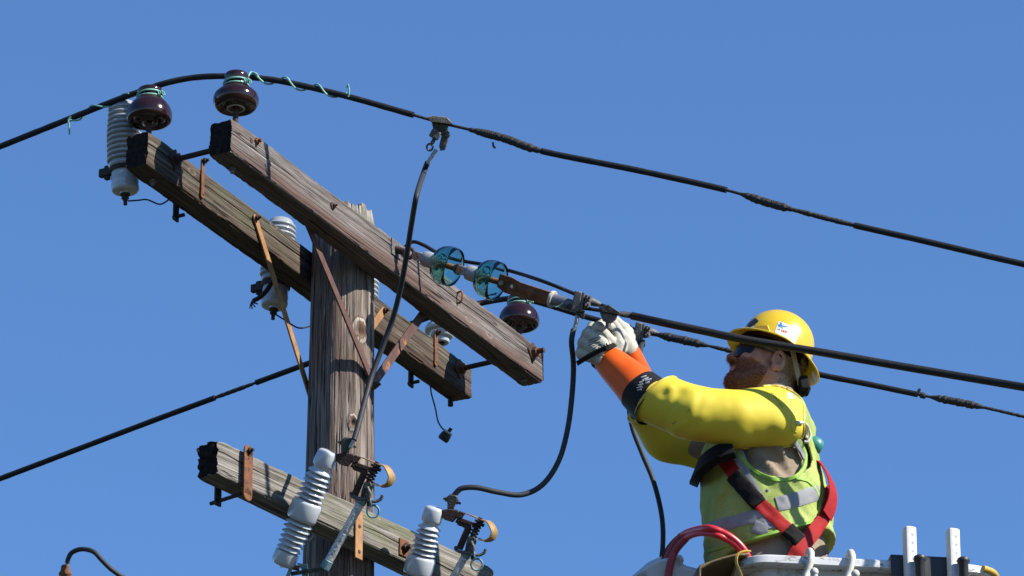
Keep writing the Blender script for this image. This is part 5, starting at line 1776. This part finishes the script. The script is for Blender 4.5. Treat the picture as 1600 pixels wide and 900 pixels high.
def sd_hand_near(Pn):
    d = ell_(Pn, M(942, 547, -.19), (.050, .034, .042), (nrm([1, 0, .7]), EY, nrm([-.7, 0, 1])))
    d = smin(d, cap_(Pn, M(944, 552, -.18), M(950, 562, -.175), .038, .040), .02)
    fg = None
    for pts, rs in LF:
        e = seg_chain(Pn, pts, rs)
        fg = e if fg is None else smin(fg, e, .0022)
    d = smin(d, fg, .011)
    return d - .0012 * vnoise(Pn * 75) - .0006 * vnoise(Pn * 180)
c = M(938, 538, -.18)
Vs, Fs = nets(sd_hand_near, c - np.array([.10, .09, .11]), c + np.array([.10, .11, .10]), .0026)
pn = part('leather_protector', (Vs, Fs), MT['leather'], gl, smooth=180)
HOFF = [-10, 5]
RF = [
    (fing((978, 540, -.07), (980, 519, -.085), (967, 499, -.11)), [.023, .0195, .0155]),       # thumb
    (fing((990, 535, -.03), (985, 508, -.02), (968, 494, -.055), (955, 498, -.09)), [.020, .018, .016, .014]),
    (fing((994, 540, -.01), (990, 514, .0), (972, 500, -.035), (958, 503, -.075)), [.020, .018, .016, .014]),
    (fing((996, 546, .01), (993, 522, .02), (975, 507, -.015), (960, 508, -.06)), [.020, .018, .016, .014]),
    (fing((996, 553, .03), (994, 532, .04), (978, 516, .005), (964, 515, -.04)), [.019, .017, .015, .013]),
]
def sd_hand_far(Pn):
    d = ell_(Pn, M(981, 548, -.02), (.034, .042, .045))
    for pts, rs in RF:
        d = smin(d, seg_chain(Pn, pts, rs), .0065)
    return d - .0012 * vnoise(Pn * 75)
c = M(978, 530, -.02)
Vs, Fs = nets(sd_hand_far, c - np.array([.09, .13, .11]), c + np.array([.09, .11, .11]), .0032)
part('leather_protector', (Vs, Fs), MT['leather'], gr, smooth=180)
for pts in ([(920, 533), (927, 529), (934, 527)], [(920, 536), (928, 533), (937, 530)], [(919, 540), (929, 536), (938, 534)], [(922, 543), (926, 540), (932, 539)], [(925, 547), (931, 542), (939, 538)]):
    part('print', strap_on(sd_hand_near, pts, .0022, .0005, .0003, 3), MT['ink'], pn)
part('seam', line_on(sd_hand_near, [(932, 515), (941, 519), (948, 527), (952, 535), (954, 542)], .0012, -.0003, 6), MT['ink'], pn)
# wrist strap
sp_ = [M(902, 568, -.20), M(915, 560, -.225), M(930, 551, -.236), M(944, 545, -.238), M(955, 541, -.228), M(962, 538, -.21), M(966, 537, -.18)]
sp_ = spline(sp_, 6)
part('wrist_strap', MB().ribbon(sp_, [nrm(-VV + UU * .3)] * len(sp_), .0150, .0025), MT['strap_black'], pn)
mb = MB()
for x in (937, 941, 945, 949):
    q_ = M(x, 549.5 - (x - 930) * .5, -.246)
    part('buckle', MB().box(q_, .004, .016, .006, (nrm(XX + UU * .5), nrm(UU - XX * .5), VV)), MT['strap_black'], pn)
pth = [WL + AXL * .004 + .0455 * (math.cos(t) * nrm(np.cross(AXL, ZZ)) + math.sin(t) * np.cross(AXL, nrm(np.cross(AXL, ZZ)))) for t in np.linspace(0, 2 * math.pi, 33)]
part('wrist_band', MB().ribbon(pth, [nrm(p_ - WL) for p_ in pth], .022, .0025), MT['strap_black'], pn)

# ---- lime vest over the shirt
def sd_vest_out(Pn):
    w = Pn @ np.stack([nrm([.7, .2, .7]), nrm([-.7, .2, .7]), EY], 1)
    return sd_body_raw(Pn) - .019 - .007 * np.clip((CH[2] - .02 - Pn[:, 2]) / .22, 0, 1) - .008 * vnoise(w * np.array([9, 26, 10])) - .006 * vnoise(w * np.array([34, 14, 14]) + 9.) - .0018 * vnoise(w * np.array([70, 60, 60]))
hs = (hemR[2] - hemL[2]) / (hemR[0] - hemL[0])
def sd_vest(Pn):
    d = sd_vest_out(Pn)
    q = Pn - AC
    arm = np.maximum((np.sqrt((q[:, 0] / .112) ** 2 + (q[:, 2] / .100) ** 2) - 1) * .1, Pn[:, 1] - YM - .02)
    q = Pn - SHR
    arm2 = np.maximum((np.sqrt((q[:, 0] / .10) ** 2 + (q[:, 2] / .11) ** 2) - 1) * .1, YM + .05 - Pn[:, 1])
    hem = hemL[2] + hs * (Pn[:, 0] - hemL[0]) + .006 * np.sin(Pn[:, 0] * 30) - Pn[:, 2]
    d = smax(d, -arm, .003)
    d = smax(d, -arm2, .003)
    d = smax(d, hem, .003)
    return smax(d, Pn[:, 2] - M(1216, 648, 0)[2], .003)
Vs, Fs = nets(sd_vest, CH - np.array([.27, .31, .40]), CH + np.array([.27, .30, .30]), .0065)
vest = part('vest', (Vs, Fs), MT['vest'], worker, smooth=180)
part('armhole_trim', strap_on(sd_vest_out, [(1148, 690), (1153, 706), (1164, 722), (1180, 736), (1200, 746), (1222, 750), (1244, 744), (1257, 728), (1258, 708), (1250, 692), (1240, 676)], .012, .003, .001), MT['trim'], vest)
part('panel_trim', strap_on(sd_vest_out, [(1244, 747), (1262, 753), (1276, 768), (1281, 790), (1277, 812), (1264, 830), (1250, 838)], .010, .003, .0012), MT['trim'], vest)
part('hem_trim', strap_on(sd_vest_out, [(1106, 862), (1140, 852), (1180, 841), (1220, 829), (1252, 820), (1285, 811)], .010, .003, .001), MT['trim'], vest)
# reflective tape
part('reflective_stripe', strap_on(sd_vest_out, [(1102, 829), (1120, 822), (1145, 816), (1172, 809), (1200, 803)], .042, .002, .0015), MT['reflect'], vest)
part('reflective_stripe', strap_on(sd_vest_out, [(1214, 788), (1235, 783), (1258, 776), (1280, 769)], .046, .002, .0015), MT['reflect'], vest)
part('reflective_stripe', strap_on(sd_vest_out, [(1150, 702), (1158, 722), (1166, 745), (1180, 770), (1196, 800), (1204, 826)], .036, .002, .0015), MT['reflect'], vest)
part('reflective_stripe', strap_on(sd_vest_out, [(1178, 822), (1190, 826), (1200, 826)], .040, .002, .0025), MT['reflect'], vest)
part('reflective_stripe', strap_on(sd_vest_out, [(1244, 688), (1252, 702), (1258, 715)], .030, .002, .0015), MT['reflect'], vest)
# ---- harness
def sd_hs(Pn):
    return sd_vest_out(Pn) - .004
har = part('harness', strap_on(sd_hs, [(1128, 716), (1140, 730), (1160, 757), (1185, 785), (1210, 808), (1232, 828), (1252, 848), (1268, 866)], .044, .003, .001), MT['strap_red'], worker)
part('harness_strap', strap_on(sd_hs, [(1296, 770), (1296, 790), (1288, 808), (1274, 828), (1258, 848), (1244, 866), (1234, 884)], .046, .003, .002), MT['strap_red'], har)
bk = spline([M(1268, 712, -.05), M(1284, 728, -.06), M(1296, 748, -.09), M(1301, 768, -.12), M(1299, 788, -.13), M(1292, 806, -.14)])
part('harness_strap', MB().ribbon(bk, [nrm([1, -.55, .2])] * len(bk), .050, .003), MT['strap_red'], har)
part('chest_pad', strap_on(sd_hs, [(1146, 742), (1158, 756), (1172, 772), (1186, 788)], .050, .009, .004), MT['strap_black'], har)
part('buckle', strap_on(sd_hs, [(1230, 826), (1240, 836), (1250, 846)], .050, .009, .004), MT['strap_black'], har)
X_, _n = shoot(sd_hs, [(1197, 768)])
part('buckle_pin', MB().bolt(X_[0] + _n[0] * .008, _n[0], .006, .005, 10), MT['galv'], har)
pad = spline([M(1148, 706, -.22), M(1134, 711, -.215), M(1116, 720, -.19), M(1103, 732, -.14), M(1097, 742, -.08), M(1096, 748, .0)])
part('shoulder_pad', MB().ribbon(pad, [nrm([-.5, -.8, .3])] * 10 + [nrm([-.9, -.4, .3])] * (len(pad) - 10), .062, .028), MT['strap_black'], har, bevel=.010)
part('tool_clip', MB().lathe([(0, 0), (.020, .002), (.027, .014), (.027, .034), (.020, .046), (.012, .050), (0, .05)], M(1262, 690, -.06), nrm([1, 0, -.55]), 20), MT['teal_plastic'], har)
part('belt', strap_on(sd_body, [(1270, 872), (1284, 860), (1300, 858)], .03, .004, .002), MT['strap_black'], har)

# ---------------------------------------------------------------- the aerial bucket
BD = np.array([math.cos(math.atan(.128)), math.sin(math.atan(.128)), 0])       # along the near side
BI = np.array([-BD[1], BD[0], 0])                                              # into the bucket
BC = M(1156, 863, -.34)                                                        # near left corner, rim top
BR = M(1563, 884, -.34 + .8 * .128)
BL = (BR - BC) @ BD
BWD = .62
BZ = BC[2]
buck = T('aerial_bucket', 'white fiberglass aerial lift bucket the worker stands in', 'bucket', BC - ZZ * 1.05 + BD * BL / 2 + BI * BWD / 2)
def rrect(l0, l1, w0, w1, r, z, n=8):
    out = []
    for (cx, cy, a0) in ((l1 - r, w0 + r, -90), (l1 - r, w1 - r, 0), (l0 + r, w1 - r, 90), (l0 + r, w0 + r, 180)):
        for k in range(n + 1):
            a = R_(a0 + 90 * k / n)
            q = BC + BD * (cx + r * math.cos(a)) + BI * (cy + r * math.sin(a))
            out.append(np.array([q[0], q[1], z]))
    return out
def shell(levels, close_bottom=False):
    vs = [p for lv in levels for p in lv]
    m = len(levels[0])
    fs = [(i * m + k, i * m + (k + 1) % m, (i + 1) * m + (k + 1) % m, (i + 1) * m + k) for i in range(len(levels) - 1) for k in range(m)]
    if close_bottom:
        fs.append(tuple((len(levels) - 1) * m + k for k in range(m)))
    return vs, fs
t = .035
lv = []
for (z, ins) in ((-.026, .040), (-.05, .050), (-.09, .056), (-.5, .07), (-1.0, .09), (-1.03, .11)):
    lv.append(rrect(ins, BL - ins, ins, BWD - ins, .07, BZ + z))
part('wall', shell([l for l in lv], True), MT['fiberglass'], buck, smooth=50)
part('liner', shell([rrect(.075, BL - .075, .075, BWD - .075, .06, BZ - .03), rrect(.11, BL - .11, .11, BWD - .11, .06, BZ - .95)], True), MT['yellow_edge'], buck)
rim = shell([rrect(.045, BL - .045, .045, BWD - .045, .06, BZ - .03), rrect(.045, BL - .045, .045, BWD - .045, .06, BZ - .004), rrect(.040, BL - .040, .040, BWD - .040, .065, BZ), rrect(.006, BL - .006, .006, BWD - .006, .09, BZ), rrect(0, BL, 0, BWD, .09, BZ - .005), rrect(0, BL, 0, BWD, .09, BZ - .026), rrect(.004, BL - .004, .004, BWD - .004, .09, BZ - .029), rrect(.041, BL - .041, .041, BWD - .041, .07, BZ - .029)])
part('rim', rim, MT['fiber_rim'], buck, smooth=45)
def brim(px, ins=0., dz=0.):
    """point on the near rim in a pixel column"""
    lo, hi = -.3, 1.5
    for _ in range(40):
        s = (lo + hi) / 2
        q = BC + BD * s + BI * ins
        x, y = proj(np.array([q[0], q[1], BZ]))
        if x < px: lo = s
        else: hi = s
    return np.array([q[0], q[1], BZ + dz])
# black rubber guard over the rim
for (xa, xb) in ((1391, 1436), (1439, 1484)):
    a, b = brim(xa), brim(xb)
    prof = [(.060, -.10), (.060, .010), (.050, .016), (-.004, .016), (-.012, .008), (-.014, -.16), (-.006, -.16), (-.004, .002), (.052, .004), (.054, -.10)]
    vs = []
    for p_ in (a, b):
        vs += [p_ + BI * i_ + ZZ * z_ for i_, z_ in prof]
    m_ = len(prof)
    fs = [(k, (k + 1) % m_, m_ + (k + 1) % m_, m_ + k) for k in range(m_)] + [tuple(range(m_ - 1, -1, -1)), tuple(range(m_, 2 * m_))]
    part('rubber_guard', (vs, fs), MT['black_pad'], buck, smooth=30, bevel=.003)
# yellow corner binding
cz = rrect(-.003, BL + .003, -.003, BWD + .003, .09, BZ - .012)
part('corner_binding', MB().tube(cz[0:16] if False else cz[2:14], .010, 10), MT['yellow_edge'], buck)
# white posts with dimples, and black grips
def post(px, top_py, label):
    base = brim(px, -.030)
    tz = onplane(px, top_py, EY, base[1])[2]
    b = base.copy(); b[2] = BZ - .30
    tp = base.copy(); tp[2] = tz
    r = T('white_post', label, 'post', b, 'white posts at the bucket rim')
    seg = 8
    rr = .0195
    prof = []
    vs = []
    a0 = R_(22.5)
    zs = list(np.linspace(b[2], tz - .004, 220)) + [tz]
    for z in zs:
        ins = 1 if z < tz else .82
        for k in range(24):
            a = 2 * math.pi * k / 24
            oc = rr / math.cos(((a + a0) % (math.pi / 4)) - math.pi / 8) * math.cos(math.pi / 8) if False else rr * (1 - .06 * math.cos(8 * a) * 0 + .0)
            # rounded-square section
            cx, sy = math.cos(a), math.sin(a)
            q = 1 / (abs(cx) ** 5 + abs(sy) ** 5) ** .2
            dim = 0
            for zz in np.arange(tz - .03, b[2], -.0265):
                if abs(z - zz) < .009:
                    for ca in (math.pi * 1.50,):
                        da = (a - ca + math.pi) % (2 * math.pi) - math.pi
                        dim += .0036 * math.exp(-((z - zz) / .0048) ** 2 - (da / .20) ** 2)
            rad = (rr * q * .92) * ins - dim
            vs.append(np.array([b[0] + rad * math.cos(a + .35), b[1] + rad * math.sin(a + .35), z]))
    fs = [(i * 24 + k, i * 24 + (k + 1) % 24, (i + 1) * 24 + (k + 1) % 24, (i + 1) * 24 + k) for i in range(len(zs) - 1) for k in range(24)]
    fs.append(tuple((len(zs) - 1) * 24 + k for k in range(24)))
    part('shaft', (vs, fs), MT['white_plastic'], r, smooth=40)
    g = b + XX * .026 - EY * .035
    part('black_grip', MB().lathe([(0, 0), (.014, 0), (.014, .195), (.019, .200), (.0195, .206), (.017, .212), (0, .213)], np.array([g[0], g[1], BZ - .225]), ZZ, 20), MT['black_pad'], r)
post(1422, 825, 'white dimpled post on the bucket rim, left one of the pair')
post(1490, 828, 'white dimpled post on the bucket rim, right one of the pair')
def s_hook(px, label):
    p0 = brim(px)
    pts = [p0 + BI * .062 - ZZ * .05, p0 + BI * .055 + ZZ * .002, p0 + BI * .03 + ZZ * .020, p0 + BI * .0 + ZZ * .016, p0 - BI * .016 - ZZ * .008, p0 - BI * .016 - ZZ * .04 - BD * .006, p0 - BI * .016 - ZZ * .075 - BD * .016, p0 - BI * .03 - ZZ * .10 - BD * .012, p0 - BI * .05 - ZZ * .095, p0 - BI * .058 - ZZ * .075]
    r = T('rim_hook', label, 'hook', p0, 'off-white hooks over the bucket rim')
    sp = spline(pts, 8)
    part('hook', MB().tube(sp, [.0105 + .0025 * noise.noise((i * .15, px, 0)) for i in range(len(sp))], 12), MT['nylon_hook'], r)
    part('ball_end', MB().lathe([(.013 * math.sin(a), -.013 * math.cos(a)) for a in np.linspace(0, math.pi, 9)], pts[-1], ZZ, 14), MT['nylon_hook'], r)
s_hook(1266, 'off-white plastic hook on the bucket rim below the harness')
s_hook(1330, 'off-white plastic hook on the bucket rim, nearer the posts')
# tool apron over the left rim
p0 = BC + BI * .10
ap = []
nu, nv = 12, 10
for j in range(nv + 1):
    for i in range(nu + 1):
        s = j / nv
        w_ = .015 + .46 * i / nu
        out = .03 - .15 * min(1, s / .4) - .02 * max(0, s - .4) - .012 * math.sin(i * .9) * s
        zz = .008 - .05 * min(1, s / .4) ** 1.5 - .75 * max(0, s - .4) - .01 * (i / nu)
        if j == 0: out, zz = .03, .006
        q = BC + BD * out + BI * w_
        ap.append(np.array([q[0], q[1], BZ + zz]))
fs = [(j * (nu + 1) + i, j * (nu + 1) + i + 1, (j + 1) * (nu + 1) + i + 1, (j + 1) * (nu + 1) + i) for j in range(nv) for i in range(nu)]
apr = T('tool_apron', 'olive brown apron with yellow edge draped over the bucket\'s left rim', 'apron', BC - ZZ * .5)
o = part('cloth', (ap, fs), MT['canvas'], apr, smooth=180)
b = o.modifiers.new('thick', 'SOLIDIFY'); b.thickness = .006
part('edge_binding', MB().ribbon(spline([M(1173, 862, -.35), M(1163, 862, -.36), M(1153, 867, -.365), M(1151, 880, -.37), M(1157, 896, -.37), M(1166, 925, -.37)]), [nrm([-.5, -.8, .3])] * 41, .008, .003), MT['yellow_edge'], apr)

# ---------------------------------------------------------------- boom tip with hydraulic hoses
dT = 17.12
boom = T('boom_tip', 'white fiberglass boom tip at the bottom edge, left of the bucket', 'boom', P(1050, 960, dT))
ol = [(960, 925), (994, 897), (1014, 880), (1032, 872), (1048, 869), (1066, 868), (1068, 874), (1064, 880), (1074, 886), (1090, 890), (1108, 892), (1120, 902), (1130, 925), (1130, 990), (960, 990)]
part('cowl', MB().prism([P(x, y, dT) for x, y in ol], VV * .16), MT['fiberglass'], boom, bevel=.012)
part('mouth_lip', MB().ring(P(1047, 876, dT), UU, .030, .004, 28, 8), MT['fiber_rim'], boom)
part('boom_tube', MB().tube([P(1060, 975, dT + .02), np.array([-1.6, PQ[1] - 1.5, 2.2])], .11, 16), MT['fiberglass'], boom)
hs1 = [(1038, 905, dT), (1042, 876, dT), (1050, 856, dT), (1065, 837, dT), (1085, 828, dT), (1108, 825, dT), (1130, 832, dT), (1150, 845, dT), (1166, 864, dT), (1176, 890, dT)]
hs2 = [(1043, 905, dT - .03), (1049, 876, dT - .03), (1057, 858, dT - .03), (1072, 841, dT - .02), (1092, 833, dT - .01), (1116, 835, dT), (1138, 844, dT + .0), (1154, 856, dT + .0), (1170, 874, dT), (1180, 895, dT)]
hz = [tuple((x, y, d - .06 - .20 * min(1, max(0, (x - 1060) / 50))) for x, y, d in h) for h in (hs1, hs2)]
for h, lab in ((hz[0], 'upper of the two red hydraulic hoses arching into the bucket'), (hz[1], 'lower of the two red hydraulic hoses arching into the bucket')):
    r = T('hydraulic_hose', lab, 'hose', P(*h[0]), 'red hydraulic hoses at the bucket')
    part('hose', MB().tube(wirepath(h, 10), .0100, 16), MT['hose_red'], r)
    part('hose_cover', MB().tube(wirepath(h[:4], 10), .0115, 16), MT['hose_cover'], r)
tag(part('control_cable', MB().tube(wirepath([(1026, 900, dT - .04), (1036, 874, dT - .05), (1044, 856, dT - .05), (1056, 842, dT - .05), (1064, 837, dT - .04)]), .0065, 10), MT['cable']), 'dark control cable lying along the red hoses at the boom tip', 'cable')
